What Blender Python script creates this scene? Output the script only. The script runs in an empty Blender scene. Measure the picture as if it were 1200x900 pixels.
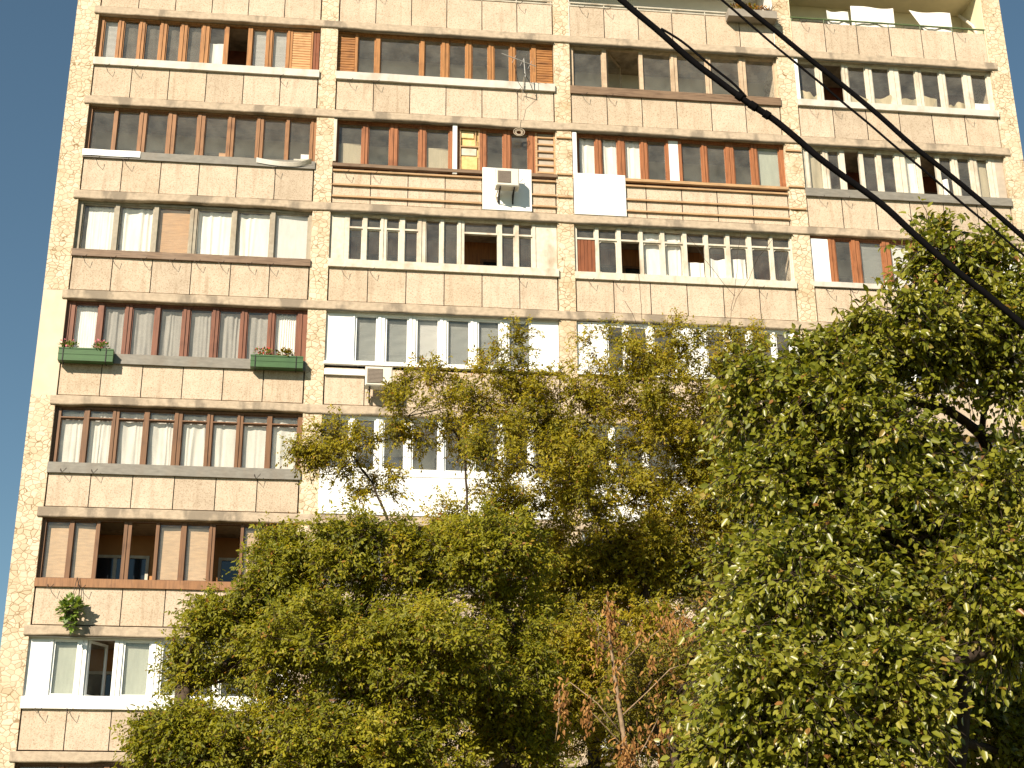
import bpy, math, random
import numpy as np
from mathutils import Matrix, Vector
random.seed(7); rng = np.random.default_rng(11)
S = bpy.context.scene
COL = S.collection

# ------------------------------------------------------------------ helpers
class MB:
    def __init__(s): s.v = []; s.f = []; s.m = []
    def face(s, pts, mi=0):
        n = len(s.v); s.v += [tuple(p) for p in pts]; s.f.append(tuple(range(n, n+len(pts)))); s.m.append(mi)
    def box(s, x0, x1, y0, y1, z0, z1, mi=0):
        n = len(s.v)
        s.v += [(x0,y0,z0),(x1,y0,z0),(x1,y1,z0),(x0,y1,z0),(x0,y0,z1),(x1,y0,z1),(x1,y1,z1),(x0,y1,z1)]
        for q in ((0,1,5,4),(1,2,6,5),(2,3,7,6),(3,0,4,7),(4,5,6,7),(3,2,1,0)):
            s.f.append(tuple(n+i for i in q)); s.m.append(mi)
    def bbox(s, x0, x1, y0, y1, z0, z1, b=.01, mi=0):          # box whose front edges are chamfered
        n = len(s.v)
        s.v += [(x0,y1,z0),(x1,y1,z0),(x1,y1,z1),(x0,y1,z1),(x0,y0+b,z0),(x1,y0+b,z0),(x1,y0+b,z1),(x0,y0+b,z1),
                (x0+b,y0,z0+b),(x1-b,y0,z0+b),(x1-b,y0,z1-b),(x0+b,y0,z1-b)]
        for q in ((3,2,1,0),(8,9,10,11),(4,5,9,8),(5,6,10,9),(6,7,11,10),(7,4,8,11),(0,1,5,4),(1,2,6,5),(2,3,7,6),(3,0,4,7)):
            s.f.append(tuple(n+i for i in q)); s.m.append(mi)
    def ring(s, x0, x1, y0, y1, z0, z1, w, mi=0):              # one connected mitred frame
        n = len(s.v)
        for y in (y0, y1):
            s.v += [(x0,y,z0),(x1,y,z0),(x1,y,z1),(x0,y,z1),(x0+w,y,z0+w),(x1-w,y,z0+w),(x1-w,y,z1-w),(x0+w,y,z1-w)]
        for i in range(4):
            j = (i+1) % 4
            for q in ((i,j,4+j,4+i),(8+j,8+i,12+i,12+j),(i,8+i,8+j,j),(4+i,4+j,12+j,12+i)):
                s.f.append(tuple(n+k for k in q)); s.m.append(mi)
    def tube(s, path, rad, n=6, mi=0, cap=True):
        path = [Vector(p) for p in path]
        if not hasattr(rad, '__len__'): rad = [rad]*len(path)
        base = len(s.v); up = Vector((.13,.21,.97))
        for i, p in enumerate(path):
            t = (path[min(i+1, len(path)-1)]-path[max(i-1, 0)]).normalized()
            a = t.cross(up)
            if a.length < .05: a = t.cross(Vector((1,.1,0)))
            a.normalize(); c = t.cross(a)
            for k in range(n):
                g = 2*math.pi*k/n
                s.v.append(tuple(p+(a*math.cos(g)+c*math.sin(g))*rad[i]))
        for i in range(len(path)-1):
            for k in range(n):
                q = (k+1) % n
                s.f.append((base+i*n+k, base+i*n+q, base+(i+1)*n+q, base+(i+1)*n+k)); s.m.append(mi)
        if cap:
            s.f.append(tuple(base+k for k in range(n-1,-1,-1))); s.m.append(mi)
            s.f.append(tuple(base+(len(path)-1)*n+k for k in range(n))); s.m.append(mi)
    def grid(s, fn, nu, nv, mi=0):
        b = len(s.v)
        for j in range(nv+1):
            for i in range(nu+1): s.v.append(tuple(fn(i/nu, j/nv)))
        for j in range(nv):
            for i in range(nu):
                a = b+j*(nu+1)+i
                s.f.append((a, a+1, a+nu+2, a+nu+1)); s.m.append(mi)
    def ring_round(s, x0, x1, y0, y1, z0, z1, w, r, mi=0):     # frame whose opening has rounded corners
        inn = []; outc = [(x0,z0),(x1,z0),(x1,z1),(x0,z1)]
        for i, (cx, cz) in enumerate(((x0+w+r,z0+w+r),(x1-w-r,z0+w+r),(x1-w-r,z1-w-r),(x0+w+r,z1-w-r))):
            for k in range(4):
                g = math.pi*(1+.5*i)+k*math.pi/6; inn.append((cx+r*math.cos(g), cz+r*math.sin(g)))
        n = len(s.v)
        for y in (y0, y1): s.v += [(x,y,z) for x, z in outc]+[(x,y,z) for x, z in inn]
        for i in range(4):
            j = (i+1) % 4
            for k in range(3): s.f.append((n+i, n+4+i*4+k+1, n+4+i*4+k)); s.m.append(mi)
            s.f.append((n+i, n+j, n+4+j*4, n+4+i*4+3)); s.m.append(mi)
            s.f.append((n+i, n+20+i, n+20+j, n+j)); s.m.append(mi)
        for k in range(16):
            q = (k+1) % 16; s.f.append((n+4+k, n+4+q, n+24+q, n+24+k)); s.m.append(mi)
    def build(s, name, mats, parent=None, smooth=False):
        me = bpy.data.meshes.new(name); me.from_pydata(s.v, [], s.f)
        if not isinstance(mats, (list, tuple)): mats = [mats]
        for m in mats: me.materials.append(m)
        if len(mats) > 1: me.polygons.foreach_set('material_index', s.m)
        if smooth: me.polygons.foreach_set('use_smooth', [True]*len(s.f))
        me.update()
        o = bpy.data.objects.new(name, me); COL.objects.link(o)
        if parent: o.parent = parent; o.matrix_parent_inverse = Matrix.Translation(-world_loc(parent))
        return o
def world_loc(o):
    v = Vector(o.location)
    return v if not o.parent else v
def empty(name, loc=(0,0,0)):
    o = bpy.data.objects.new(name, None); o.location = loc; o.empty_display_size = .2; COL.objects.link(o); return o
def tag(o, label, cat, group=None, kind=None):
    if label: o['label'] = label
    if cat: o['category'] = cat
    if group: o['group'] = group
    if kind: o['kind'] = kind
    return o

# ------------------------------------------------------------------ materials
def newmat(name):
    m = bpy.data.materials.new(name); m.use_nodes = True
    n = m.node_tree.nodes; n.clear()
    out = n.new('ShaderNodeOutputMaterial')
    return m, n, m.node_tree.links, out
def ramp(n, stops):
    r = n.new('ShaderNodeValToRGB')
    while len(r.color_ramp.elements) < len(stops): r.color_ramp.elements.new(.5)
    for e, (p, c) in zip(r.color_ramp.elements, stops): e.position = p; e.color = (*c, 1)
    return r
def noise(n, l, scale, detail=4, sx=1, sy=1, sz=1, rough=.55):
    g = n.new('ShaderNodeNewGeometry'); mp = n.new('ShaderNodeMapping'); mp.inputs['Scale'].default_value = (sx, sy, sz)
    l.new(g.outputs['Position'], mp.inputs['Vector'])
    t = n.new('ShaderNodeTexNoise'); t.inputs['Scale'].default_value = scale; t.inputs['Detail'].default_value = detail
    t.inputs['Roughness'].default_value = rough
    l.new(mp.outputs['Vector'], t.inputs['Vector']); return t.outputs['Fac']
def mix(n, l, fac, a, b, mode='MIX'):
    m = n.new('ShaderNodeMix'); m.data_type = 'RGBA'; m.blend_type = mode
    for sock, val in ((m.inputs[0], fac), (m.inputs[6], a), (m.inputs[7], b)):
        if hasattr(val, 'is_linked'): l.new(val, sock)
        elif isinstance(val, tuple): sock.default_value = (*val, 1)
        else: sock.default_value = val
    return m.outputs[2]
def surf(name, col, var=.25, scale=6, rough=.7, stain=None, stain_amt=.6, stain_scale=1.6, bump=.0, bscale=60, spec=.3, stretch=(1,1,1), thr=(.5,.75)):
    m, n, l, out = newmat(name); p = n.new('ShaderNodeBsdfPrincipled')
    d = tuple(c*(1-var) for c in col); u = tuple(min(1, c*(1+var*.6)) for c in col)
    r = ramp(n, [(.3, d), (.7, u)]); l.new(noise(n, l, scale, 5, *stretch), r.inputs[0])
    c = r.outputs[0]
    if stain:
        sr = ramp(n, [(thr[0], (0,0,0)), (thr[1], (stain_amt,)*3)]); l.new(noise(n, l, stain_scale, 6, 1, 1, .45), sr.inputs[0])
        c = mix(n, l, sr.outputs[0], c, stain)
    l.new(c, p.inputs['Base Color']); p.inputs['Roughness'].default_value = rough; p.inputs['Specular IOR Level'].default_value = spec
    if bump:
        b = n.new('ShaderNodeBump'); b.inputs['Strength'].default_value = bump; b.inputs['Distance'].default_value = .01
        l.new(noise(n, l, bscale, 3), b.inputs['Height']); l.new(b.outputs[0], p.inputs['Normal'])
    l.new(p.outputs[0], out.inputs[0]); return m
def stone_mat():
    m, n, l, out = newmat('crazy_stone'); p = n.new('ShaderNodeBsdfPrincipled')
    g = n.new('ShaderNodeNewGeometry'); mp = n.new('ShaderNodeMapping'); mp.inputs['Scale'].default_value = (1, 1, 1.25)
    l.new(g.outputs['Position'], mp.inputs['Vector'])
    nz = n.new('ShaderNodeTexNoise'); nz.inputs['Scale'].default_value = 3; nz.inputs['Detail'].default_value = 2
    l.new(mp.outputs[0], nz.inputs['Vector'])
    ad = n.new('ShaderNodeMix'); ad.data_type = 'VECTOR'; ad.inputs[0].default_value = .12
    l.new(mp.outputs[0], ad.inputs[4]); l.new(nz.outputs['Color'], ad.inputs[5])
    v1 = n.new('ShaderNodeTexVoronoi'); v1.feature = 'DISTANCE_TO_EDGE'; v1.inputs['Scale'].default_value = 7.5
    v2 = n.new('ShaderNodeTexVoronoi'); v2.inputs['Scale'].default_value = 7.5
    for v in (v1, v2): l.new(ad.outputs[1], v.inputs['Vector'])
    cr = ramp(n, [(0, (.52,.42,.29)), (.35, (.59,.49,.35)), (.7, (.65,.55,.41)), (1, (.57,.455,.32))])
    sx = n.new('ShaderNodeSeparateColor'); l.new(v2.outputs['Color'], sx.inputs[0]); l.new(sx.outputs[0], cr.inputs[0])
    jr = ramp(n, [(.015, (1,1,1)), (.058, (0,0,0))]); l.new(v1.outputs['Distance'], jr.inputs[0])
    jn = ramp(n, [(.34, (.25,)*3), (.6, (1,)*3)]); l.new(noise(n, l, 2.2, 3), jn.inputs[0])
    jf = mix(n, l, 1.0, jr.outputs[0], jn.outputs[0], 'MULTIPLY')
    c = mix(n, l, jf, cr.outputs[0], (.235,.155,.075))
    dr = ramp(n, [(.5, (1,1,1)), (.72, (.80,.72,.62))]); l.new(noise(n, l, 1.3, 5), dr.inputs[0])
    c = mix(n, l, 1.0, c, dr.outputs[0], 'MULTIPLY')
    l.new(c, p.inputs['Base Color']); p.inputs['Roughness'].default_value = .8; p.inputs['Specular IOR Level'].default_value = .2
    b = n.new('ShaderNodeBump'); b.inputs['Strength'].default_value = .5; b.inputs['Distance'].default_value = .012
    br = ramp(n, [(0, (0,0,0)), (.1, (1,1,1))]); l.new(v1.outputs['Distance'], br.inputs[0]); l.new(br.outputs[0], b.inputs['Height'])
    l.new(b.outputs[0], p.inputs['Normal']); l.new(p.outputs[0], out.inputs[0]); return m
def aggregate_mat():
    m, n, l, out = newmat('exposed_aggregate'); p = n.new('ShaderNodeBsdfPrincipled')
    r = ramp(n, [(.3, (.475,.387,.290)), (.7, (.565,.465,.355))]); l.new(noise(n, l, 2.0, 5), r.inputs[0])
    s = ramp(n, [(.33, (.60,.53,.47)), (.48, (1.0,1.0,1.0)), (.75, (1.05,1.05,1.05))]); l.new(noise(n, l, 38, 3, rough=.7), s.inputs[0])
    c = mix(n, l, 1.0, r.outputs[0], s.outputs[0], 'MULTIPLY')
    st = ramp(n, [(.53, (0,0,0)), (.78, (.6,)*3)]); l.new(noise(n, l, 1.9, 6, 3.4, 1, .35), st.inputs[0])
    c = mix(n, l, st.outputs[0], c, (.30,.215,.14))
    a = n.new('ShaderNodeAttribute'); a.attribute_name = 'tone'
    tn = ramp(n, [(0, (.86,.86,.86)), (.3, (.97,.955,.93)), (.6, (1,1,1)), (1, (1.07,1.06,1.08))]); l.new(a.outputs['Fac'], tn.inputs[0])
    c = mix(n, l, 1.0, c, tn.outputs[0], 'MULTIPLY')
    l.new(c, p.inputs['Base Color']); p.inputs['Roughness'].default_value = .85; p.inputs['Specular IOR Level'].default_value = .2
    b = n.new('ShaderNodeBump'); b.inputs['Strength'].default_value = .45; b.inputs['Distance'].default_value = .012
    l.new(noise(n, l, 48, 3), b.inputs['Height']); l.new(b.outputs[0], p.inputs['Normal'])
    l.new(p.outputs[0], out.inputs[0]); return m
def wood(name, col, dark=None, vertical=True, rough=.5):
    dark = dark or tuple(c*.6 for c in col)
    m, n, l, out = newmat(name); p = n.new('ShaderNodeBsdfPrincipled')
    st = (9, 9, .7) if vertical else (.7, 9, 9)
    r = ramp(n, [(.28, dark), (.52, col), (.8, tuple(min(1, c*1.18) for c in col))]); l.new(noise(n, l, 3.0, 5, *st), r.inputs[0])
    w = ramp(n, [(.55, (1,1,1)), (.8, (.62,.56,.5))]); l.new(noise(n, l, 2.4, 4), w.inputs[0])
    l.new(mix(n, l, 1.0, r.outputs[0], w.outputs[0], 'MULTIPLY'), p.inputs['Base Color'])
    p.inputs['Roughness'].default_value = rough; p.inputs['Specular IOR Level'].default_value = .35
    l.new(p.outputs[0], out.inputs[0]); return m
def glass_mat():
    m, n, l, out = newmat('window_glass')
    tr = n.new('ShaderNodeBsdfTransparent'); tr.inputs[0].default_value = (.98,.985,.975,1)
    gl = n.new('ShaderNodeBsdfGlossy'); gl.inputs['Roughness'].default_value = .03; gl.inputs[0].default_value = (.95,.97,.93,1)
    df = n.new('ShaderNodeBsdfDiffuse'); df.inputs[0].default_value = (.60,.57,.47,1)
    b = n.new('ShaderNodeBump'); b.inputs['Strength'].default_value = .05; b.inputs['Distance'].default_value = .02
    l.new(noise(n, l, 1.7, 2), b.inputs['Height']); l.new(b.outputs[0], gl.inputs['Normal'])
    dm = n.new('ShaderNodeMixShader'); dr = ramp(n, [(.3, (.05,)*3), (.75, (.15,)*3)]); l.new(noise(n, l, 2.6, 5), dr.inputs[0])
    l.new(dr.outputs[0], dm.inputs[0]); l.new(tr.outputs[0], dm.inputs[1]); l.new(df.outputs[0], dm.inputs[2])
    lw = n.new('ShaderNodeLayerWeight'); lw.inputs[0].default_value = .5
    fr = ramp(n, [(0, (.065,)*3), (.45, (.09,)*3), (.7, (.24,)*3), (1, (1,)*3)]); l.new(lw.outputs['Facing'], fr.inputs[0])
    mx = n.new('ShaderNodeMixShader'); l.new(fr.outputs[0], mx.inputs[0]); l.new(dm.outputs[0], mx.inputs[1]); l.new(gl.outputs[0], mx.inputs[2])
    l.new(mx.outputs[0], out.inputs[0]); return m
def cloth(name, col, trans=.35, clear=0., band=None):
    m, n, l, out = newmat(name)
    d = n.new('ShaderNodeBsdfDiffuse'); t = n.new('ShaderNodeBsdfTranslucent')
    r = ramp(n, [(.3, tuple(c*.86 for c in col)), (.7, col)]); l.new(noise(n, l, 5, 4, 3, 3, .6), r.inputs[0])
    for q in (d, t): l.new(r.outputs[0], q.inputs[0])
    mx = n.new('ShaderNodeMixShader'); mx.inputs[0].default_value = trans
    l.new(d.outputs[0], mx.inputs[1]); l.new(t.outputs[0], mx.inputs[2]); sh = mx.outputs[0]
    if clear:
        tr = n.new('ShaderNodeBsdfTransparent'); m2 = n.new('ShaderNodeMixShader')
        cr = ramp(n, [(.3, (clear*.5,)*3), (.6, (clear,)*3)]); l.new(noise(n, l, 30, 2), cr.inputs[0])
        l.new(cr.outputs[0], m2.inputs[0]); l.new(sh, m2.inputs[1]); l.new(tr.outputs[0], m2.inputs[2]); sh = m2.outputs[0]
    l.new(sh, out.inputs[0]); return m
def bamboo(name, a, b):
    m, n, l, out = newmat(name); p = n.new('ShaderNodeBsdfPrincipled')
    g = n.new('ShaderNodeNewGeometry'); w = n.new('ShaderNodeTexWave'); w.bands_direction = 'Z'; w.inputs['Scale'].default_value = 16
    w.inputs['Distortion'].default_value = .6; l.new(g.outputs['Position'], w.inputs['Vector'])
    r = ramp(n, [(.2, a), (.8, b)]); l.new(w.outputs['Fac'], r.inputs[0])
    v = ramp(n, [(.35, (.75,)*3), (.7, (1,)*3)]); l.new(noise(n, l, 4, 4, 1, 1, 5), v.inputs[0])
    l.new(mix(n, l, 1.0, r.outputs[0], v.outputs[0], 'MULTIPLY'), p.inputs['Base Color']); p.inputs['Roughness'].default_value = .7
    l.new(p.outputs[0], out.inputs[0]); return m
def leafmat(name, stops, trans=.35, rough=.45, spec=.5):
    m, n, l, out = newmat(name); p = n.new('ShaderNodeBsdfPrincipled'); t = n.new('ShaderNodeBsdfTranslucent')
    a = n.new('ShaderNodeAttribute'); a.attribute_name = 'tint'
    r = ramp(n, stops); l.new(a.outputs['Fac'], r.inputs[0])
    l.new(r.outputs[0], p.inputs['Base Color']); p.inputs['Roughness'].default_value = rough; p.inputs['Specular IOR Level'].default_value = spec
    tc = mix(n, l, 1.0, r.outputs[0], (1.5,1.35,.5), 'MULTIPLY'); l.new(tc, t.inputs[0])
    mx = n.new('ShaderNodeMixShader'); mx.inputs[0].default_value = trans
    l.new(p.outputs[0], mx.inputs[1]); l.new(t.outputs[0], mx.inputs[2]); l.new(mx.outputs[0], out.inputs[0]); return m

M = dict(
  stone=stone_mat(), agg=aggregate_mat(),
  plaster=surf('smooth_plaster', (.62,.52,.39), .08, 3, .85, (.5,.4,.26), .5),
  tile=surf('tan_tile', (.56,.38,.22), .2, 5, .8),
  slab=surf('weathered_concrete', (.44,.355,.26), .22, 9, .9, (.20,.165,.125), .8, 1.5, .7, 34, stretch=(.8,1,1.2), thr=(.52,.60)),
  joint=surf('dark_joint', (.05,.035,.025), .2, 8, .95),
  conc=surf('plain_concrete', (.42,.36,.29), .15, 5, .9),
  flash=surf('grey_flashing', (.26,.27,.245), .2, 4, .5, (.2,.15,.1), .5),
  tin=surf('grey_sheet_metal', (.215,.20,.17), .22, 5, .5, (.2,.16,.12), .6, 2.5, stretch=(1,1,3)),
  wtin=surf('white_sheet_metal', (.56,.53,.47), .12, 5, .5, (.33,.25,.17), .7, 2.2),
  pvc=surf('white_plastic', (.83,.83,.80), .03, 4, .35, spec=.5),
  wpaint=surf('worn_white_paint', (.60,.55,.45), .14, 9, .6, (.30,.21,.13), .7, 3),
  gpaint=surf('old_grey_paint', (.34,.30,.23), .2, 9, .65, (.24,.17,.11), .7, 3),
  beige=surf('old_beige_paint', (.50,.38,.26), .2, 9, .65, (.26,.16,.09), .7, 3),
  worange=wood('varnished_orange_wood', (.36,.165,.055)), wplank=wood('orange_planks', (.34,.15,.045), (.10,.035,.012), False),
  wplank2=wood('pale_planks', (.55,.31,.14), (.32,.15,.06), False), wplankr=wood('red_brown_planks', (.20,.065,.025)),
  wred=wood('red_brown_wood', (.185,.07,.036)), wred2=wood('terracotta_wood', (.31,.12,.048)), wdark=wood('dark_brown_wood', (.17,.082,.035)),
  wmed=wood('mid_brown_wood', (.27,.13,.055)), wgrey=wood('weathered_grey_wood', (.20,.13,.08), (.10,.06,.035), False),
  batten=wood('raw_battens', (.46,.29,.15), None, False), foam=surf('yellow_insulation_foam', (.66,.47,.20), .22, 10, .9, (.80,.66,.42), .8, 3, .8, 25),
  glass=glass_mat(),
  curW=cloth('white_curtain', (.93,.90,.83), .12), curB=cloth('beige_curtain', (.62,.54,.38)), pleat=cloth('pleated_white_curtain', (.94,.91,.85), .12),
  lace=cloth('grey_lace', (.58,.55,.50), .3, .25), lace2=cloth('white_lace', (.88,.85,.77), .2, .12), greyC=cloth('dim_net', (.20,.18,.15), .3, .35),
  roll=cloth('white_roller_blind', (.82,.80,.76), .2), rollG=cloth('pale_green_roller_blind', (.46,.49,.41), .2),
  slatW=surf('white_slats', (.62,.61,.58), .04, 3, .5), slatG=surf('grey_slats', (.30,.31,.29), .05, 3, .5),
  bam=bamboo('bamboo_tan', (.40,.22,.10), (.62,.38,.19)), bam2=bamboo('bamboo_brown', (.46,.30,.165), (.60,.41,.235)),
  inW=surf('interior_pale', (.68,.62,.50), .08, 3, .9), inO=surf('interior_orange', (.46,.22,.085), .1, 3, .9), inR=surf('interior_red_brown', (.17,.045,.018), .3, 6, .7),
  inWood=wood('interior_planks', (.34,.13,.04)), inWhite=surf('interior_white', (.78,.75,.68), .06, 3, .9), inCream=surf('interior_cream', (.76,.68,.47), .06, 3, .9),
  dglass=surf('dark_inner_glass', (.02,.025,.03), .1, 3, .08, spec=.6),
  ac=surf('ac_casing', (.64,.60,.51), .05, 4, .45, spec=.4), acg=surf('ac_grille', (.22,.18,.145), .15, 30, .6), black=surf('black_metal', (.015,.013,.012), .2, 8, .5),
  wire=surf('thin_wire', (.06,.045,.035), .2, 8, .6), cable=surf('black_cable', (.005,.0045,.005), .3, 10, .9, spec=.05),
  green=surf('green_flower_box', (.05,.115,.04), .15, 6, .5, (.03,.075,.03), .6, 4, stretch=(.5,1,4)), alu=surf('dull_aluminium', (.36,.35,.33), .1, 6, .4), greenrail=surf('green_rail', (.10,.14,.06), .2, 6, .5),
  bark=surf('tree_bark', (.075,.052,.034), .4, 14, .9, bump=.8, bscale=30), bark2=surf('dark_bark', (.045,.03,.02), .4, 14, .9, bump=.8, bscale=30),
  pbark=surf('pale_bark', (.30,.21,.13), .35, 16, .9, (.12,.08,.05), .8, 5, .6, 40), rope=surf('pale_rope', (.5,.42,.32), .1, 10, .8),
  tray=surf('grey_planter', (.27,.24,.20), .15, 5, .8), red=surf('red_petals', (.55,.03,.03), .2, 20, .6), pink=surf('pink_petals', (.72,.22,.26), .2, 20, .6),
  ground=surf('dry_grass_ground', (.10,.10,.04), .35, 2, .95, (.16,.12,.07), .7, .4), roof=surf('roof_felt', (.08,.075,.07), .2, 2, .95),
)
M['leafA'] = leafmat('olive_leaf', [(0,(.06,.080,.006)),(.35,(.185,.19,.012)),(.7,(.32,.30,.02)),(.92,(.48,.38,.04)),(1,(.28,.12,.03))], .44, .5, .3)
M['leafB'] = leafmat('yellow_green_leaf', [(0,(.075,.09,.006)),(.35,(.235,.21,.011)),(.7,(.38,.32,.02)),(.92,(.48,.36,.035)),(1,(.28,.12,.03))], .46, .5, .3)
M['leafC'] = leafmat('glossy_green_leaf', [(0,(.055,.078,.008)),(.4,(.195,.208,.017)),(.8,(.31,.295,.04)),(.95,(.42,.36,.09)),(1,(.28,.13,.04))], .38, .36, .55)
M['leafD'] = leafmat('dead_leaf', [(0,(.12,.055,.018)),(.5,(.30,.145,.045)),(1,(.46,.26,.09))], .3, .7, .2)
M['leafM'] = leafmat('thin_brownish_leaf', [(0,(.07,.08,.008)),(.5,(.18,.165,.015)),(.8,(.30,.22,.03)),(1,(.34,.16,.05))], .4, .5, .3)
M['leafP'] = leafmat('bright_green_leaf', [(0,(.07,.13,.015)),(1,(.20,.28,.05))], .35)

# ------------------------------------------------------------------ the building
ZA = 26.66; H = 2.8
def T(r): return ZA - H*(r-1)                                  # top of the slab above window row r
BAY = {1:(.12,6.0), 2:(6.46,12.36), 3:(12.80,18.67), 4:(19.16,24.95)}
PIER = [(-.47,.12), (6.0,6.46), (12.36,12.80), (18.67,19.16), (24.95,25.51)]
LOW = T(9)                                                     # the lowest slab carried by the plinth wall
TOP = ZA + H
bld = empty('apartment_building', (12.5, 6, 0))
tag(bld, 'tall cream apartment block with rows of glazed-in balconies filling the view', 'building')

def part(mb, name, mats, parent=bld, label=None, smooth=False):
    o = mb.build(name, mats, None, smooth)
    o.parent = parent
    o.matrix_parent_inverse = Matrix.Translation(-Vector(bld.location)) if parent is bld else Matrix.Identity(4)
    if label: o['label'] = label
    return o
for k in range(0, 10):                                          # storey slabs, edges a little ragged
    z1 = T(k); m = MB(); N = 90; vs = []
    t = .235
    x0, x1 = 0.0, 25.12
    prof = []
    chip = 0
    for i in range(N+1):
        if random.random() < .12: chip = random.choice((0, 0, .008, .016, .028))
        prof.append((x0+(x1-x0)*i/N, random.uniform(-.006,.006), z1-random.uniform(0,.008), z1-t+random.uniform(-.008,.006)+chip))
    b = len(m.v)
    for (x, y, za, zb) in prof: m.v += [(x, 1.5, zb), (x, y+.012, zb), (x, y, zb+.02), (x, y, za-.015), (x, y+.015, za), (x, 1.5, za)]
    for i in range(N):
        for j in range(6):
            a = b+i*6+j; c = b+i*6+(j+1) % 6
            m.f.append((a, a+6, c+6, c)); m.m.append(0)
    m.f.append(tuple(b+j for j in range(5,-1,-1))); m.m.append(0); m.f.append(tuple(b+N*6+j for j in range(6))); m.m.append(0)
    part(m, 'floor_slab', M['slab'])
for (b, r) in ((2,1),(2,2),(3,2),(3,1),(4,1),(4,2),(2,3),(3,3),(2,4),(1,7)):   # drip flashings under some slab edges
    m = MB(); N = 14; u0, u1 = BAY[b][0]-.02, BAY[b][1]+.02; z = T(r)-.235
    m.grid(lambda a, c: (u0+(u1-u0)*a, -.012+.10*c, z-.004-.030*(1-c)+.006*math.sin(a*23+r)), N, 1)
    part(m, 'drip_flashing', M['flash'])
for i, (a, c) in enumerate(PIER):
    m = MB(); zs = [LOW-.24] + [T(r) for r in range(8, -1, -1)]
    y0 = .05
    if i in (0, 4):
        for r in range(0, 9):
            blank = i == 0 and r == 4
            m.box(a, c, y0+(.006 if blank else 0), 12, T(r+1), T(r), 1 if blank else 0)
    else: m.box(a, c, y0, 1.6, LOW-.23, TOP, 0)
    part(m, ('end_wall' if i in (0, 4) else 'pier'), [M['stone'], M['plaster']])
m = MB(); m.box(-.46, 25.5, 1.62, 13.5, 0, TOP-.01); part(m, 'building_core', M['inW'])
m = MB(); m.box(-.47, 25.51, .06, 1.6, 0, LOW-.25); part(m, 'ground_floor_wall', M['conc'])
m = MB(); m.box(-.5, 25.54, 0.0, .25, TOP+.003, TOP+.75); m.box(-.5, -.25, .25, 13.3, TOP+.003, TOP+.75); m.box(25.29, 25.54, .25, 13.3, TOP+.003, TOP+.75); m.box(-.25,25.29,13.05,13.3,TOP+.003,TOP+.75); part(m, 'roof_parapet', M['slab'])
m = MB(); m.box(-.25, 25.29, .25, 13.05, TOP+.004, TOP+.15); part(m, 'roof', M['roof'])

def parapet(b, r, n=6, mat='agg'):                             # below window row r: panels of one board with recessed joints
    u0, u1 = BAY[b]; z0 = T(r)-H+.035; z1 = T(r)-1.80
    u0 += .035; u1 -= .035; g = .011; y = .065
    m = MB(); xs = []
    for i in range(n):
        a = u0+(u1-u0)*i/n; c = u0+(u1-u0)*(i+1)/n
        yy = y+random.uniform(-.004,.004)
        if i: xs += [(a-g, yj, 0), (a-g+.001, y+.03, 1), (a+g-.001, y+.03, 1), (a+g, yy, 0)]
        else: xs += [(a, yy, 0)]
        yj = yy
    xs += [(u1, yj, 0)]
    base = len(m.v)
    for (x, yy, k) in xs: m.v += [(x, yy, z0), (x, yy, z1), (x, .16, z1), (x, .16, z0)]
    for i in range(len(xs)-1):
        k = 1 if xs[i][2] or xs[i+1][2] else 0
        p = base+i*4
        m.f.append((p, p+4, p+5, p+1)); m.m.append(k)
        m.f.append((p+1, p+5, p+6, p+2)); m.m.append(k)
        m.f.append((p+3, p+2, p+6, p+7)); m.m.append(k)
        m.f.append((p, p+3, p+7, p+4)); m.m.append(k)
    m.f.append((base, base+1, base+2, base+3)); m.m.append(0)
    e = base+(len(xs)-1)*4; m.f.append((e+3, e+2, e+1, e)); m.m.append(0)
    o = part(m, 'parapet', [M[mat], M['joint']])
    tones = []; tv = random.random()
    for x_ in xs:
        if x_[2]: tv = random.random()
        tones += [tv]*4
    at = o.data.attributes.new('tone', 'FLOAT', 'POINT'); at.data.foreach_set('value', np.array(tones, 'f'))
    m = MB(); m.box(BAY[b][0], BAY[b][1], .115, .155, T(r)-H, T(r)-1.8+.0); mm = MB()
    mm.ring(BAY[b][0], BAY[b][1], .118, .19, T(r)-H-.01, T(r)-1.79, .06); part(mm, 'parapet_backing', M['joint'])
    return o
def bracket(parent, x, z, y=.0, big=1.):
    m = MB(); j = random.uniform(-.02,.02)
    d = .13*big
    m.tube([(x, .05, z+.06*big), (x+.015+j, y-.06, z-.07*big), (x+.08+j, y-.16*big, z-.15*big), (x+.16+j, y-.10, z-.02*big)], .0085, 4)
    o = part(m, 'clothesline_bracket', M['wire'], parent); return o

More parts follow.
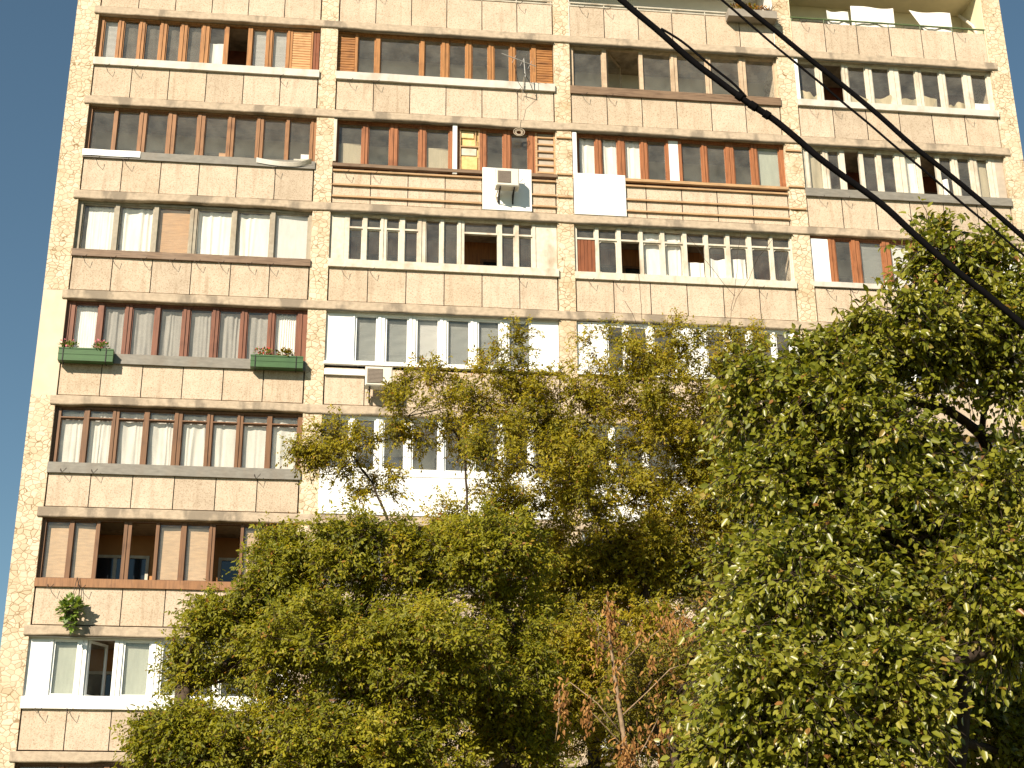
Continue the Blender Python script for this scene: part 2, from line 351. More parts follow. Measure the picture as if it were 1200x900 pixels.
ORD = ['first','second','third','fourth','fifth','sixth','seventh','eighth','ninth','tenth']
PLACE = {(1,1):'orange-framed top left balcony', (1,3):'balcony above the green flower boxes', (1,4):'balcony with green flower boxes',
         (1,5):'balcony under the flower boxes', (3,2):'terracotta-framed balcony above a white sheet', (3,3):'rounded white-framed balcony', (4,2):'right-edge balcony crossed by the cables'}
CUR = {'curW':('curW','white curtain','folds'), 'curB':('curB','beige curtain','flat'), 'pleat':('pleat','white pleated curtain','pleat'), 'lace':('lace','grey lace curtain','folds'),
       'lace2':('lace2','white lace curtain','folds'), 'greyC':('greyC','dim grey net curtain','flat'), 'halfC':('curW','short white curtain','folds')}
def curtain(b, r, i, u0, u1, zb, zt, key, off=0):
    mk, nm, style = CUR[key]; w = u1-u0
    a0, a1 = u0+.012, u1-.012
    if key == 'curW' and random.random() < .45: a0 += w*random.uniform(.05,.16)
    top = zt-.03
    if key == 'halfC': top = zb+(zt-zb)*.62
    if key == 'lace': top = zt-random.uniform(.08,.15)
    nf = {'folds':w*random.uniform(4,7.5), 'pleat':w*17, 'flat':w*5}[style]; amp = {'folds':.024, 'pleat':.014, 'flat':.010}[style]
    ph = random.random()*6; lean = random.uniform(-.05,.05); q = random.uniform(.6,1.4)
    k1, k2, k3 = (random.uniform(.6,1.7) for _ in range(3))
    def fn(a, c):
        s = a+lean*(1-c)*math.sin(a*3.1)
        if style == 'folds': s += .10*math.sin(6.3*a*k1+ph)+.05*math.sin(13*a*k2+ph*2+c*k3)
        y = .25+off+amp*math.sin(ph+nf*6.28*s+1.1*math.sin(q*5*s+c*1.2))*(.55+.45*math.sin(3.1*s*q+ph))+.006*math.sin(c*7+a*9)
        return (a0+(a1-a0)*a+.008*math.sin(9*c+ph)*(a-.5), y, zb+.015+(top-zb-.015)*c+(.012*math.sin(a*nf*3+ph) if c > .98 else 0))
    m = MB(); m.grid(fn, max(14, int(nf*9)), 10)
    o = m.build('curtain', M[mk], None, True)
    n = ORD[i]
    tag(o, f'{nm}, {n} pane from left, {PLACE[(b,r)]}', 'curtain', f'curtains of the {PLACE[(b,r)]}')
def slats(u0, u1, zb, zt, mk, parent):
    m = MB(); n = int((zt-zb)/.031)
    for k in range(n):
        z = zb+.02+(zt-zb-.03)*k/n
        t = 1.12+random.uniform(-.05,.05)
        x0, x1 = u0+.012, u1-.012; dy = .018*math.cos(t); dz = .018*math.sin(t)
        b = len(m.v)
        m.v += [(x0,.24-dy,z-dz),(x1,.24-dy,z-dz),(x1,.24+dy,z+dz),(x0,.24+dy,z+dz)]
        m.f.append((b,b+1,b+2,b+3)); m.m.append(0)
    m.box(u0+.012, u1-.012, .225, .26, zt-.05, zt-.02)
    m.tube([(u0+.06,.24,zb),(u0+.06,.24,zt-.04)], .003, 4); m.tube([(u1-.06,.24,zb),(u1-.06,.24,zt-.04)], .003, 4)
    part(m, 'venetian_blind', M[mk], parent)
def sheet_blind(u0, u1, zb, zt, mk, parent, name):
    m = MB(); ph = random.random()*6
    m.grid(lambda a, c: (u0+.015+(u1-u0-.03)*a, .225+.006*math.sin(a*4+c*3+ph), zb+.01+(zt-zb-.02)*c), 8, 8)
    m.tube([(u0+.012,.235,zt-.025),(u1-.012,.235,zt-.025)], .02, 8)
    part(m, name, M[mk], parent, None, True)

def sash(u0, u1, zb, zt, mat, parent, w=.03, glass=True, y=.138, hinge=None, ang=0, rnd=0):
    m = MB(); m.ring_round(u0, u1, y, y+.05, zb, zt, w, rnd) if rnd else m.ring(u0, u1, y, y+.05, zb, zt, w)
    g = MB()
    if glass:
        t = [random.uniform(-.004,.004) for _ in range(3)]; x0, x1, y_ = u0+w*.8, u1-w*.8, y+.028
        g.face([(x0,y_+t[0],zb+w*.8),(x1,y_+t[1],zb+w*.8),(x1,y_+t[1]+t[2],zt-w*.8),(x0,y_+t[0]+t[2],zt-w*.8)])
    if hinge is not None:
        R = Matrix.Translation((hinge, y+.05, 0)) @ Matrix.Rotation(ang, 4, 'Z') @ Matrix.Translation((-hinge, -y-.05, 0))
        for q in (m, g): q.v = [tuple(R @ Vector(p)) for p in q.v]
    part(m, 'sash', M[mat], parent)
    if glass: part(g, 'glass_pane', M['glass'], parent)

def back_room(b, r, mat):
    u0, u1 = BAY[b]; z0, z1 = T(r)-H, T(r)-.23
    m = MB(); m.box(u0, u1, 1.40, 1.55, z0, z1); o = part(m, 'loggia_back_wall', M[mat])
    w = u1-u0; fm = M['wpaint'] if mat not in ('inR','inWood') else M['wdark']
    for (a, c, za, zb) in ((.13,.40,z0+.85,z0+2.05), (.47,.60,z0+.02,z0+2.05), (.68,.90,z0+.85,z0+2.05)):
        q = MB(); x0, x1 = u0+w*a, u0+w*c
        q.ring(x0, x1, 1.35, 1.42, za, zb, .07, 0)
        if c-a > .2: q.box((x0+x1)/2-.04, (x0+x1)/2+.04, 1.36, 1.41, za+.07, zb-.07, 0)
        q.face([(x0+.06,1.385,za+.06),(x1-.06,1.385,za+.06),(x1-.06,1.385,zb-.06),(x0+.06,1.385,zb-.06)], 1)
        part(q, 'inner_door' if c-a < .2 else 'inner_window', [fm, M['dglass']], o)
    return o

def glazing(b, r, segs, fm, sm=None, sill=('wtin',.24,.03), header=.05, tr=None, zt=None, zb=None, inner='inW', w=.03, plank='wplank', panel='pvc', opensash=True, n_br=(.3,1.0,.5)):
    sm = sm or fm; u0, u1 = BAY[b]; t = T(r); zt = t-.235 if zt is None else zt; zb = t-1.58 if zb is None else zb
    off = .062 if b == 1 or r <= 2 else .02
    if (b, r) == (1, 7): off = .02
    root = empty('balcony_window', (0,off,0)); root.parent = bld; root.matrix_parent_inverse = Matrix.Translation(-Vector(bld.location))
    m = MB(); y0, y1 = .095, .20
    ztop = zt-header
    m.box(u0, u1, y0+.01, y1, ztop, zt+.004); m.box(u0, u1, y0, y1+.03, zb-.05, zb)
    edges = [u0]+[x for s_ in segs for x in s_[:2]]+[u1]
    for i in range(0, len(edges), 2):
        a, c = edges[i], edges[i+1]
        if c-a > .015:
            if c-a > .13:                                       # two stiles with a dark joint between
                mid = (a+c)/2; m.box(a, mid-.008, y0, y1, zb, ztop); m.box(mid+.008, c, y0+.012, y1, zb, ztop); m.box(mid-.008, mid+.008, y0+.03, y1, zb, ztop)
            else: m.box(a, c, y0, y1, zb, ztop)
    part(m, 'window_frame', M[fm], root)
    for i, (a, c, k) in enumerate(segs):
        z0, z1 = zb+.002, ztop-.002
        zs = [(z0, z1)]
        a += .002; c -= .002
        if tr and k != 'panel' and (not callable(tr) or tr(i)):
            zt_ = t-.66 if r == 3 else t-.52
            th = .05 if r == 3 else .03
            zs = [(z0, zt_), (zt_+th, z1)]
            q = MB(); q.box(a, c, y0+.005, y1, zt_, zt_+th); part(q, 'transom', M[fm], root)
        if k in ('panel',):
            q = MB(); q.bbox(a-.002, c+.002, .105, .165, z0-.0, z1, .008); part(q, 'infill_panel', M[panel], root)
        elif k in ('plank','plankR','plankD'):
            q = MB()
            if k == 'plank':
                n = 16
                for j in range(n): q.bbox(a, c, .115+random.uniform(0,.012), .165, z0+(z1-z0)*j/n, z0+(z1-z0)*(j+1)/n-.006, .008)
            else:
                n = max(2, int((c-a)/.09))
                for j in range(n): q.bbox(a+(c-a)*j/n, a+(c-a)*(j+1)/n-.005, .115+random.uniform(0,.008), .165, z0, zs[0][1], .006)
            part(q, 'plank_panel', M[plank if k == 'plank' else 'wplankr'], root)
            if len(zs) > 1: sash(a, c, *zs[1], sm, root, w*.7)
        elif k == 'foam':
            q = MB(); q.box(a, c, .16, .17, z0, z1, 0)
            for (za, zc, xa, xc) in ((.05,.36,.04,.95),(.38,.55,.05,.9),(.60,.74,.3,.96),(.79,.95,.02,.75)):
                q.bbox(a+(c-a)*xa, a+(c-a)*xc, .11+random.uniform(0,.02), .16, z0+(z1-z0)*za, z0+(z1-z0)*zc, .012, 0 if za != .38 else 2)
            q.ring(a-.03, c+.03, .09, .14, z0, z1, .035, 1); q.box(a, c, .095, .14, z0+(z1-z0)*.57, z0+(z1-z0)*.6, 1); q.box(a+(c-a)*.8, a+(c-a)*.86, .096, .14, z0+(z1-z0)*.6, z1-.04, 1)
            part(q, 'bare_insulation_panel', [M['foam'], M['batten'], M['wpaint']], root, 'torn open wall infill showing yellow foam between battens')
        elif k == 'batten':
            q = MB(); q.box(a, c, .15, .17, z0, z1, 1)
            for j in range(6): z = z0+(z1-z0)*(j+.3)/6; q.box(a-.02, c+.06, .10, .15, z, z+.045, 0)
            q.box(a-.07, a-.02, .095, .17, z0, z1, 0); q.box(c, c+.045, .085, .10, z0-.2, z1, 0)
            part(q, 'batten_panel', [M['batten'], M['conc']], root, 'infill with bare horizontal battens like a ladder')
        elif k == 'open':
            if opensash: sash(a, c, *zs[0], sm, root, w*1.2, True, hinge=a, ang=.95)
            if len(zs) > 1: sash(a, c, *zs[1], sm, root, w*.7)
        else:
            for q in zs: sash(a, c, *q, sm, root, w if q is zs[0] else w*.7, rnd=.06 if (b, r) == (3, 3) and q is zs[0] else 0)
            zc0 = zs[0][0]; zc1 = z1
            if k == 'gW':
                q = MB(); q.box(a+.03, c-.03, .148, .165, zc0+.03, zc0+.3); part(q, 'infill_panel', M['pvc'], root)
            if k == 'gB': sheet_blind(a+.0, c, zc0, zc0+(zc1-zc0)*.56, 'curB', root, 'half_blind')
            if k in ('blindW','blindG'): slats(a, c, zc0, zc1, 'slatW' if k == 'blindW' else 'slatG', root)
            if k == 'bamboo': sheet_blind(a, c, zc0, zc1, 'bam', root, 'bamboo_blind')
            if k == 'bamboo2': sheet_blind(a, c, zc0, zc1, 'bam2', root, 'bamboo_blind')
            if k == 'rollW': sheet_blind(a, c, zc0, zc1, 'roll', root, 'roller_blind')
            if k == 'rollG': sheet_blind(a, c, zc0, zc1, 'rollG', root, 'roller_blind')
            if k in CUR and (b, r) in PLACE: curtain(b, r, i, a, c, zc0, zc1, k, off)
            elif k in CUR: sheet_blind(a, c, zc0, zc1, CUR[k][0], root, 'roller_blind')
    back_room(b, r, inner)
    pa = parapet(b, r)
    if sill:
        mk, h, pr = sill; m = MB(); N = 16; zt_ = zb-.045
        sag = [random.uniform(-.006,.006) for _ in range(N+1)]
        bb = len(m.v)
        for i in range(N+1):
            x = u0-.01+(u1-u0+.02)*i/N; e = sag[i]
            m.v += [(x,.14,zt_+.02),(x,.02-pr+e-off,zt_),(x,.025-pr+e-off,zt_-h+abs(e)),(x,.10-off,zt_-h+.004)]
        for i in range(N):
            for j in range(4):
                p = bb+i*4
                m.f.append((p+j, p+4+j, p+4+(j+1) % 4, p+(j+1) % 4)); m.m.append(0)
        m.f.append((bb+3,bb+2,bb+1,bb)); m.m.append(0); m.f.append(tuple(bb+N*4+j for j in range(4))); m.m.append(0)
        part(m, 'sill', M[mk], root)
        if (b, r) == (1, 2):
            q = MB(); q.grid(lambda a, c: (u0-.015+1.45*a, -.022-off-.006*math.sin(a*9), zt_-.175+.18*c), 12, 1); part(q, 'sill_cover', M['pvc'], root, 'short white sheet over the left end of a grey sill')
            q = MB(); q.grid(lambda a, c: (u1-1.5+1.42*a, -.02-off-.12*a*a*c, zt_-.13-.10*math.sin(a*2.4)*(1-a*.45)+.15*c*(1-.4*a)+.10*max(0,a-.75)*3), 14, 2); part(q, 'sill_cover', M['wtin'], root, 'loose curled end of the sill sheet')
    for x in n_br: bracket(pa, u0+x if x != .5 else u0+4.8, T(r)-1.86)
    return root

SEG = {
(1,1):[(0.26,0.643,'blindW'),(0.776,1.191,'greyC'),(1.332,1.747,'greyC'),(1.903,2.283,'greyC'),(2.447,2.843,'greyC'),(3.031,3.458,'halfC'),(3.556,4.06,'open'),(4.18,4.573,'blindW'),(4.709,5.118,'blindW'),(5.255,5.756,'plank'),(5.802,5.985,'plankR')],
(1,2):[(0.21,0.785,'g'),(0.871,1.434,'g'),(1.608,2.158,'g'),(2.355,2.915,'g'),(3.105,3.705,'g'),(3.866,4.453,'g'),(4.623,5.213,'g'),(5.294,5.858,'g')],
(1,3):[(0.241,1.046,'curW'),(1.152,2.011,'curW'),(2.124,2.939,'bamboo'),(3.095,3.986,'curW'),(4.093,4.953,'curW'),(5.061,5.919,'rollW')],
(1,4):[(0.32,0.892,'pleat'),(1.014,1.547,'lace'),(1.698,2.268,'lace'),(2.378,2.943,'lace'),(3.101,3.662,'lace'),(3.814,4.37,'lace'),(4.509,5.053,'lace'),(5.186,5.754,'pleat')],
(1,5):[(0.263,0.811,'lace2'),(0.931,1.481,'lace2'),(1.627,2.22,'lace2'),(2.34,2.942,'lace2'),(3.123,3.714,'lace2'),(3.849,4.436,'lace2'),(4.571,5.154,'lace2'),(5.263,5.889,'lace2')],
(1,6):[(0.209,0.746,'bamboo2'),(0.843,1.357,'bamboo2'),(1.434,1.983,'open'),(2.158,2.715,'open'),(2.793,3.307,'bamboo2'),(3.418,3.954,'bamboo2'),(4.085,4.675,'open'),(4.741,5.261,'bamboo2'),(5.36,5.936,'bamboo2')],
(1,7):[(0.142,0.596,'panel'),(0.659,1.233,'rollG'),(1.408,2.016,'open'),(2.205,2.835,'rollG'),(3.056,3.563,'rollG'),(3.7,4.3,'g'),(4.4,5.2,'g'),(5.3,5.95,'panel')],
(2,1):[(6.483,6.936,'plank'),(7.009,7.488,'g'),(7.611,8.709,'g'),(8.814,9.292,'g'),(9.478,9.964,'g'),(10.101,10.576,'g'),(10.714,11.166,'g'),(11.304,11.757,'g'),(11.883,12.345,'plank')],
(2,2):[(6.569,7.22,'gB'),(7.357,7.945,'g'),(8.137,8.721,'g'),(8.884,9.525,'gB'),(9.598,9.707,'panel'),(9.816,10.302,'foam'),(10.497,10.973,'g'),(11.15,11.646,'g'),(11.892,12.322,'batten')],
(2,3):[(6.49,6.838,'panel'),(6.96,7.303,'g'),(7.414,7.769,'g'),(7.915,8.254,'g'),(8.383,8.729,'g'),(8.923,9.305,'g'),(9.394,9.771,'g'),(9.925,10.784,'open'),(10.909,11.242,'g'),(11.349,11.707,'g'),(11.887,12.354,'panel')],
(2,4):[(6.47,7.131,'panel'),(7.181,7.765,'blindG'),(7.935,8.544,'blindG'),(8.704,9.316,'blindW'),(9.482,10.097,'blindG'),(10.259,10.859,'blindG'),(11.033,11.642,'blindG'),(11.659,12.35,'panel')],
(2,5):[(6.474,7.147,'g'),(7.271,7.781,'g'),(7.953,8.5,'g'),(8.652,9.327,'g'),(9.452,10.081,'g'),(10.186,10.81,'g'),(10.929,11.549,'g'),(11.662,12.185,'g')],
(3,1):[(12.915,13.728,'g'),(13.842,14.761,'open'),(14.864,15.672,'g'),(15.84,16.659,'g'),(16.795,17.613,'g'),(17.795,18.605,'g')],
(3,2):[(12.986,13.468,'curW'),(13.611,14.076,'curW'),(14.25,14.711,'curW'),(14.873,15.399,'g'),(15.467,15.737,'panel'),(15.819,16.391,'g'),(16.523,17.053,'g'),(17.262,17.763,'g'),(17.921,18.558,'rollG')],
(3,3):[(12.882,13.362,'plankD'),(13.458,13.946,'g'),(14.049,14.544,'open'),(14.635,15.114,'curW'),(15.218,15.71,'curW'),(15.814,16.29,'open'),(16.394,16.872,'g'),(16.976,17.455,'g'),(17.566,18.071,'g'),(18.152,18.628,'g')],
(3,4):[(12.819,13.54,'panel'),(13.587,14.041,'g'),(14.165,14.661,'g'),(14.779,15.373,'g'),(15.462,16.129,'panel'),(16.177,16.686,'g'),(16.818,17.286,'g'),(17.406,17.949,'g'),(18.009,18.433,'g')],
(4,1):[(19.305,19.836,'g'),(19.988,20.58,'open'),(20.745,21.268,'g'),(21.44,21.971,'g'),(22.23,22.73,'g'),(22.897,23.438,'g'),(23.599,24.149,'g'),(24.365,24.85,'gW')],
(4,2):[(19.363,19.773,'curB'),(19.914,20.261,'g'),(20.39,20.802,'open'),(20.918,21.313,'g'),(21.436,21.831,'g'),(22.11,22.475,'curW'),(22.553,22.984,'open'),(23.101,23.468,'g'),(23.619,23.993,'g'),(24.177,24.519,'curB'),(24.704,24.945,'panel')],
(4,3):[(19.188,19.675,'panel'),(19.857,20.32,'g'),(20.534,21.17,'blindG'),(21.378,21.985,'rollW'),(22.105,22.492,'rollW'),(22.632,23.128,'g'),(23.269,23.767,'g'),(23.907,24.375,'g'),(24.446,24.889,'panel')],
}
def default_segs(b, n=8, kind='g'):
    u0, u1 = BAY[b]; w = (u1-u0)/n
    return [(u0+w*i+.06, u0+w*(i+1)-.06, kind) for i in range(n)]
STY = {
(1,1):dict(fm='worange', sill=('wtin',.22,.04), inner='inR', opensash=False, plank='wplank2'),
(1,2):dict(fm='wmed', sill=('tin',.22,.02), inner='inW', w=.022),
(1,3):dict(fm='gpaint', sill=('wgrey',.19,.03), zb=T(3)-1.63, inner='inW', n_br=(.25,.95,1.7,2.4,3.0,3.6,4.3,.5)),
(1,4):dict(fm='wred', sill=('tin',.26,.03), zb=T(4)-1.64, inner='inW', n_br=()),
(1,5):dict(fm='wdark', sill=('tin',.26,.03), zb=T(5)-1.66, inner='inW', tr=True, w=.022),
(1,6):dict(fm='wdark', sill=('wmed',.20,.02), zb=T(6)-1.66, inner='inO', w=.02, opensash=False),
(1,7):dict(fm='pvc', sill=('pvc',.27,.03), zb=T(7)-1.56, inner='inO', w=.045),
(2,1):dict(fm='worange', sill=('wtin',.23,.05), inner='inW'),
(2,2):dict(fm='wred2', sill=('wgrey',.09,.02), inner='inW'),
(2,3):dict(fm='wpaint', sill=('wpaint',.22,.04), zb=T(3)-1.58, tr=lambda i: i not in (5,6), inner='inWood', w=.028, panel='wpaint', opensash=False),
(2,4):dict(fm='pvc', sill=('pvc',.08,.04), zb=T(4)-1.60, w=.05, n_br=()),
(2,5):dict(fm='pvc', sill=('pvc',.16,.03), zb=T(5)-1.6, w=.04, n_br=()),
(3,1):dict(fm='beige', sill=('wgrey',.24,.03), inner='inW', w=.02),
(3,2):dict(fm='wred2', sill=('batten',.08,.02), inner='inW', n_br=()),
(3,3):dict(fm='wpaint', sill=('wpaint',.20,.03), zb=T(3)-1.62, tr=True, inner='inWood', w=.03, opensash=False),
(3,4):dict(fm='pvc', sill=('pvc',.10,.03), zb=T(4)-1.6, w=.045, n_br=()),
(4,1):dict(fm='wpaint', sill=('wtin',.20,.05), inner='inR', w=.028, panel='wpaint', opensash=False),
(4,2):dict(fm='wpaint', sill=('tin',.24,.04), inner='inR', w=.03, panel='conc', opensash=False),
(4,3):dict(fm='wred2', sill=('wtin',.15,.03), w=.03),
}
for b in (1,2,3,4):
    for r in range(1, 9):
        segs = SEG.get((b,r)); st = STY.get((b,r))
        if segs is None:
            segs = default_segs(b, 6 if r == 8 else 7, 'g'); st = dict(fm=('pvc' if (b, r) in ((3,6),(3,5),(4,4)) else 'wdark'), sill=('tin',.2,.03), w=.03, n_br=())
        root = glazing(b, r, segs, **st)
# cladding boards that cover whole parapets, raw battens of the unfinished row
def clad(u0, u1, z0, z1, mat, y0=-.012, y1=.05):
    m = MB(); m.bbox(u0, u1, y0, y1, z0, z1, .008); return part(m, 'cladding_panel', M[mat])
clad(10.39, 11.69, T(2)-H+.01, T(2)-1.53, 'pvc'); clad(12.82, 14.21, T(2)-H+.01, T(2)-1.55, 'pvc')
for b in (2, 3): clad(BAY[b][0], BAY[b][1], T(5)-H+.01, T(5)-1.82, 'pvc')
clad(9.60, 9.72, T(2)-1.75, T(2)-.25, 'pvc', .03, .09); clad(12.82, 12.93, T(2)-1.54, T(2)-.27, 'pvc', .02, .09)
clad(6.46, 6.54, T(2)-1.56, T(2)-.27, 'wpaint', .03, .095); clad(19.17, 19.27, T(1)-1.8, T(1)-.27, 'pvc', .03, .09)
clad(13.1, 18.6, T(7)-H+.01, T(7)-1.82, 'pvc')
for (a, c) in ((6.48,10.38),(11.70,12.34),(14.22,18.65),(12.38,12.78),(18.69,19.12)):
    for dz in (1.86, 2.28, 2.62) if a not in (12.38,18.69) else (1.62, 2.3, .5):
        m = MB(); m.box(a, c, .0 if a not in (12.38,18.69) else -.0, .045, T(2)-dz, T(2)-dz+.045); part(m, 'batten', M['batten'])
# open balconies of the top row: parapets, rails, rear walls
for b in (1,2,3,4):
    back_room(b, 0, {3:'inWhite', 4:'inCream'}.get(b, 'inW'))
    pa = parapet(b, 0); u0, u1 = BAY[b]
    for x in (.3, 1.0, 4.9): bracket(pa, u0+x, T(0)-1.83)
    m = MB(); z = T(0)-1.66; rm = 'greenrail' if b == 4 else 'wpaint'
    for zz in (z, z-.10) if b != 4 else (z,): m.tube([(u0, .07, zz), (u1, .07, zz)], .027, 6)
    for i in range(7): x = u0+.05+(u1-u0-.1)*i/6; m.tube([(x, .07, T(0)-1.80), (x, .07, z)], .014, 6)
    part(m, 'railing', M[rm])
for (b, mk) in ((3, 'inWhite'), (4, 'inCream')):
    u0, u1 = BAY[b]; m = MB(); m.box(u0+.002, u1-.002, .06, 1.39, TOP-.26, TOP-.242); part(m, 'loggia_ceiling', M[mk])
    for (x0, x1) in ((u0+.002, u0+.02), (u1-.02, u1-.002)): m = MB(); m.box(x0, x1, .055, 1.39, T(1)+.01, TOP-.262); part(m, 'loggia_side_wall', M[mk])
m = MB(); m.tube([(24.93,.25,27.3),(24.88,.6,28.3),(24.80,1.2,29.1)], .05, 8); part(m, 'drainpipe', M['wpaint'])

# ------------------------------------------------------------------ things on the balconies
def aircon(u0, u1, z0, z1, label):
    e = empty('air_conditioner', ((u0+u1)/2, -.2, z0)); tag(e, label, 'air conditioner', 'air conditioner units hung on the facade')
    loc = Vector(e.location); P = Matrix.Translation(-loc)
    def pt(m, name, mat, parent=e):
        o = m.build(name, mat); o.parent = parent; o.matrix_parent_inverse = P if parent is e else Matrix.Identity(4); return o
    y0, y1 = -.50, -.22
    m = MB(); m.bbox(u0, u1, y0, y1, z0, z1, .025); m.box(u0-.006, u1+.006, y0+.06, y1-.02, z1, z1+.012); cs = pt(m, 'casing', M['ac'])
    w = (u1-u0); cx = u0+w*.36; cz = (z0+z1)/2; R = min(w*.29, (z1-z0)*.40)
    m = MB(); m.bbox(cx-R, cx+R, y0-.012, y0+.002, cz-R, cz+R, .01, 0)
    for k in range(11): z = cz-R*.9+R*1.8*k/10; m.box(cx-R*.92, cx+R*.92, y0-.02, y0-.0125, z-.006, z+.006, 0)
    pt(m, 'fan_grille', M['acg'])
    for x in (u0+.1, u1-.14):
        m = MB(); m.box(x, x+.035, y0+.02, -.02, z0-.04, z0-.004); m.box(x, x+.035, -.05, -.02, z0-.28, z0-.04); m.tube([(x+.017,y0+.06,z0-.04),(x+.017,-.04,z0-.26)], .012, 5); pt(m, 'bracket', M['black'])
    m = MB(); m.tube([(u0+.09,-.12,z0+.05),(u0+.04,-.06,z0-.08),(u0+.08,-.03,z0-.22)], .018, 6); m.tube([(u0+.13,-.2,z0),(u0+.12,-.19,z0-.14)], .012, 6); pt(m, 'hose', M['rope'])
aircon(10.69, 11.30, 21.53, 22.05, 'small beige air conditioner hung on a white panel beside bare battens')
aircon(7.47, 8.13, 15.80, 16.30, 'pale air conditioner with round beige grille below grey-blinded white windows')
m = MB(); m.box(6.47, 7.47, -.02, .05, 16.25, 16.40); part(m, 'ledge_board', M['pvc'])

def blob_leaves(n, c, rad, size, up=.7):                       # small loose plants: leaf quads
    v = []; f = []
    for _ in range(n):
        d = Vector((random.gauss(0,1), random.gauss(0,1), random.gauss(0,1))).normalized()
        p = Vector(c)+Vector((d.x*rad[0], d.y*rad[1], d.z*rad[2]))*random.random()**.4
        a = (d+Vector((random.uniform(-.6,.6), random.uniform(-.6,.6), random.uniform(-.4,.6)))).normalized()
        nn = (Vector((0,-.5,1))+Vector((random.uniform(-.7,.7),)*1+(random.uniform(-.7,.7), random.uniform(-.5,.5)))).normalized()
        w = a.cross(nn).normalized(); s = size*random.uniform(.6,1.3); b = len(v)
        v += [p, p+a*s*.4-w*s*.36, p+a*s, p+a*s*.4+w*s*.36]; f.append((b,b+1,b+2,b+3))
    return v, f
def leafy(name, parts, parent=None):
    m = MB(); mats = []
    for (vf, mat) in parts:
        b = len(m.v); mats.append(M[mat]); m.v += [tuple(p) for p in vf[0]]; m.f += [tuple(i+b for i in q) for q in vf[1]]; m.m += [len(mats)-1]*len(vf[1])
    o = m.build(name, mats, parent)
    at = o.data.attributes.new('tint', 'FLOAT', 'POINT'); at.data.foreach_set('value', np.repeat(rng.random(len(m.v)//4+1), 4)[:len(m.v)].astype('f'))
    return o
def flower_box(u0, u1, z0, z1, label):
    e = empty('flower_box', ((u0+u1)/2, -.1, z0)); tag(e, label, 'flower box', 'green flower boxes on the balcony sill'); P = Matrix.Translation(-Vector(e.location))
    y0, y1, t = -.23, -.025, .018
    m = MB(); b = .02
    for (a, c, ya, yb) in ((u0,u1,y0,y0+t),(u0,u1,y1-t,y1),(u0,u0+t,y0+t,y1-t),(u1-t,u1,y0+t,y1-t)): m.box(a, c, ya, yb, z0, z1)
    m.box(u0+t, u1-t, y0+t, y1-t, z0+.003, z0+t); m.box(u0-.006, u1+.006, y0-.012, y0-.001, z1-.035, z1); m.box(u0-.004, u1+.004, y0-.008, y0-.001, z0+(z1-z0)*.48, z0+(z1-z0)*.54)
    q = m.build('box', M['green']); q.parent = e; q.matrix_parent_inverse = P
    m = MB(); m.box(u0+t, u1-t, y0+t, y1-t, z0+.05, z1-.04); q = m.build('soil', M['joint']); q.parent = e; q.matrix_parent_inverse = P
    for x in (u0+.1, u1-.18):
        m = MB(); m.box(x, x+.02, y0-.016, y0-.0125, z0-.01, z1); m.box(x, x+.02, y0-.016, .02, z0-.02, z0-.0105); q = m.build('strap', M['black']); q.parent = e; q.matrix_parent_inverse = P
flower_box(.11, 1.40, 16.27, 16.60, 'long green flower box at the left end of a grey sill')
flower_box(4.68, 5.95, 16.29, 16.60, 'long green flower box at the right end of a grey sill')
for (x, z, kinds, lab) in ((.32, 16.68, (('leafP',150),('pink',40)), 'pale pink geranium at the left end of the left flower box'), (1.08, 16.68, (('leafP',170),('pink',45)), 'trailing geranium at the right end of the left flower box'),
                     (4.98, 16.70, (('leafP',120),('red',110)), 'bright red geranium in the right flower box'), (5.50, 16.69, (('leafM',220),('pink',20)), 'yellowish leafy geranium in the right flower box')):
    o = leafy('geranium', [(blob_leaves(n, (x, -.14, z+(.05 if k in ('red','pink') else 0)), (.22,.10,.11), .075 if 'leaf' in k else .05), k) for k, n in kinds]); tag(o, lab, 'flowers', 'geraniums in the flower boxes')
# hanging plant
e = empty('hanging_plant', (1.06, -.12, 10.2)); tag(e, 'bushy light green plant hanging by a cord from a brown sill', 'plant'); P = Matrix.Translation(-Vector(e.location))
o = leafy('foliage', [(blob_leaves(170, (1.02,-.22,10.22), (.26,.17,.26), .16), 'leafP'), (blob_leaves(60, (1.03,-.20,9.86), (.13,.10,.22), .12), 'leafP')]); o.parent = e; o.matrix_parent_inverse = P
m = MB(); m.tube([(1.06,.0,10.98),(1.05,-.1,10.8),(1.02,-.2,10.4)], .008, 5); m.tube([(1.12,.0,10.96),(1.10,-.12,10.7),(1.03,-.2,10.4)], .006, 5); o = m.build('cord', M['wire']); o.parent = e; o.matrix_parent_inverse = P
m = MB(); m.tube([(1.02,-.2,10.12),(1.02,-.2,10.0)], [.10,.075], 10); o = m.build('pot', M['joint']); o.parent = e; o.matrix_parent_inverse = P
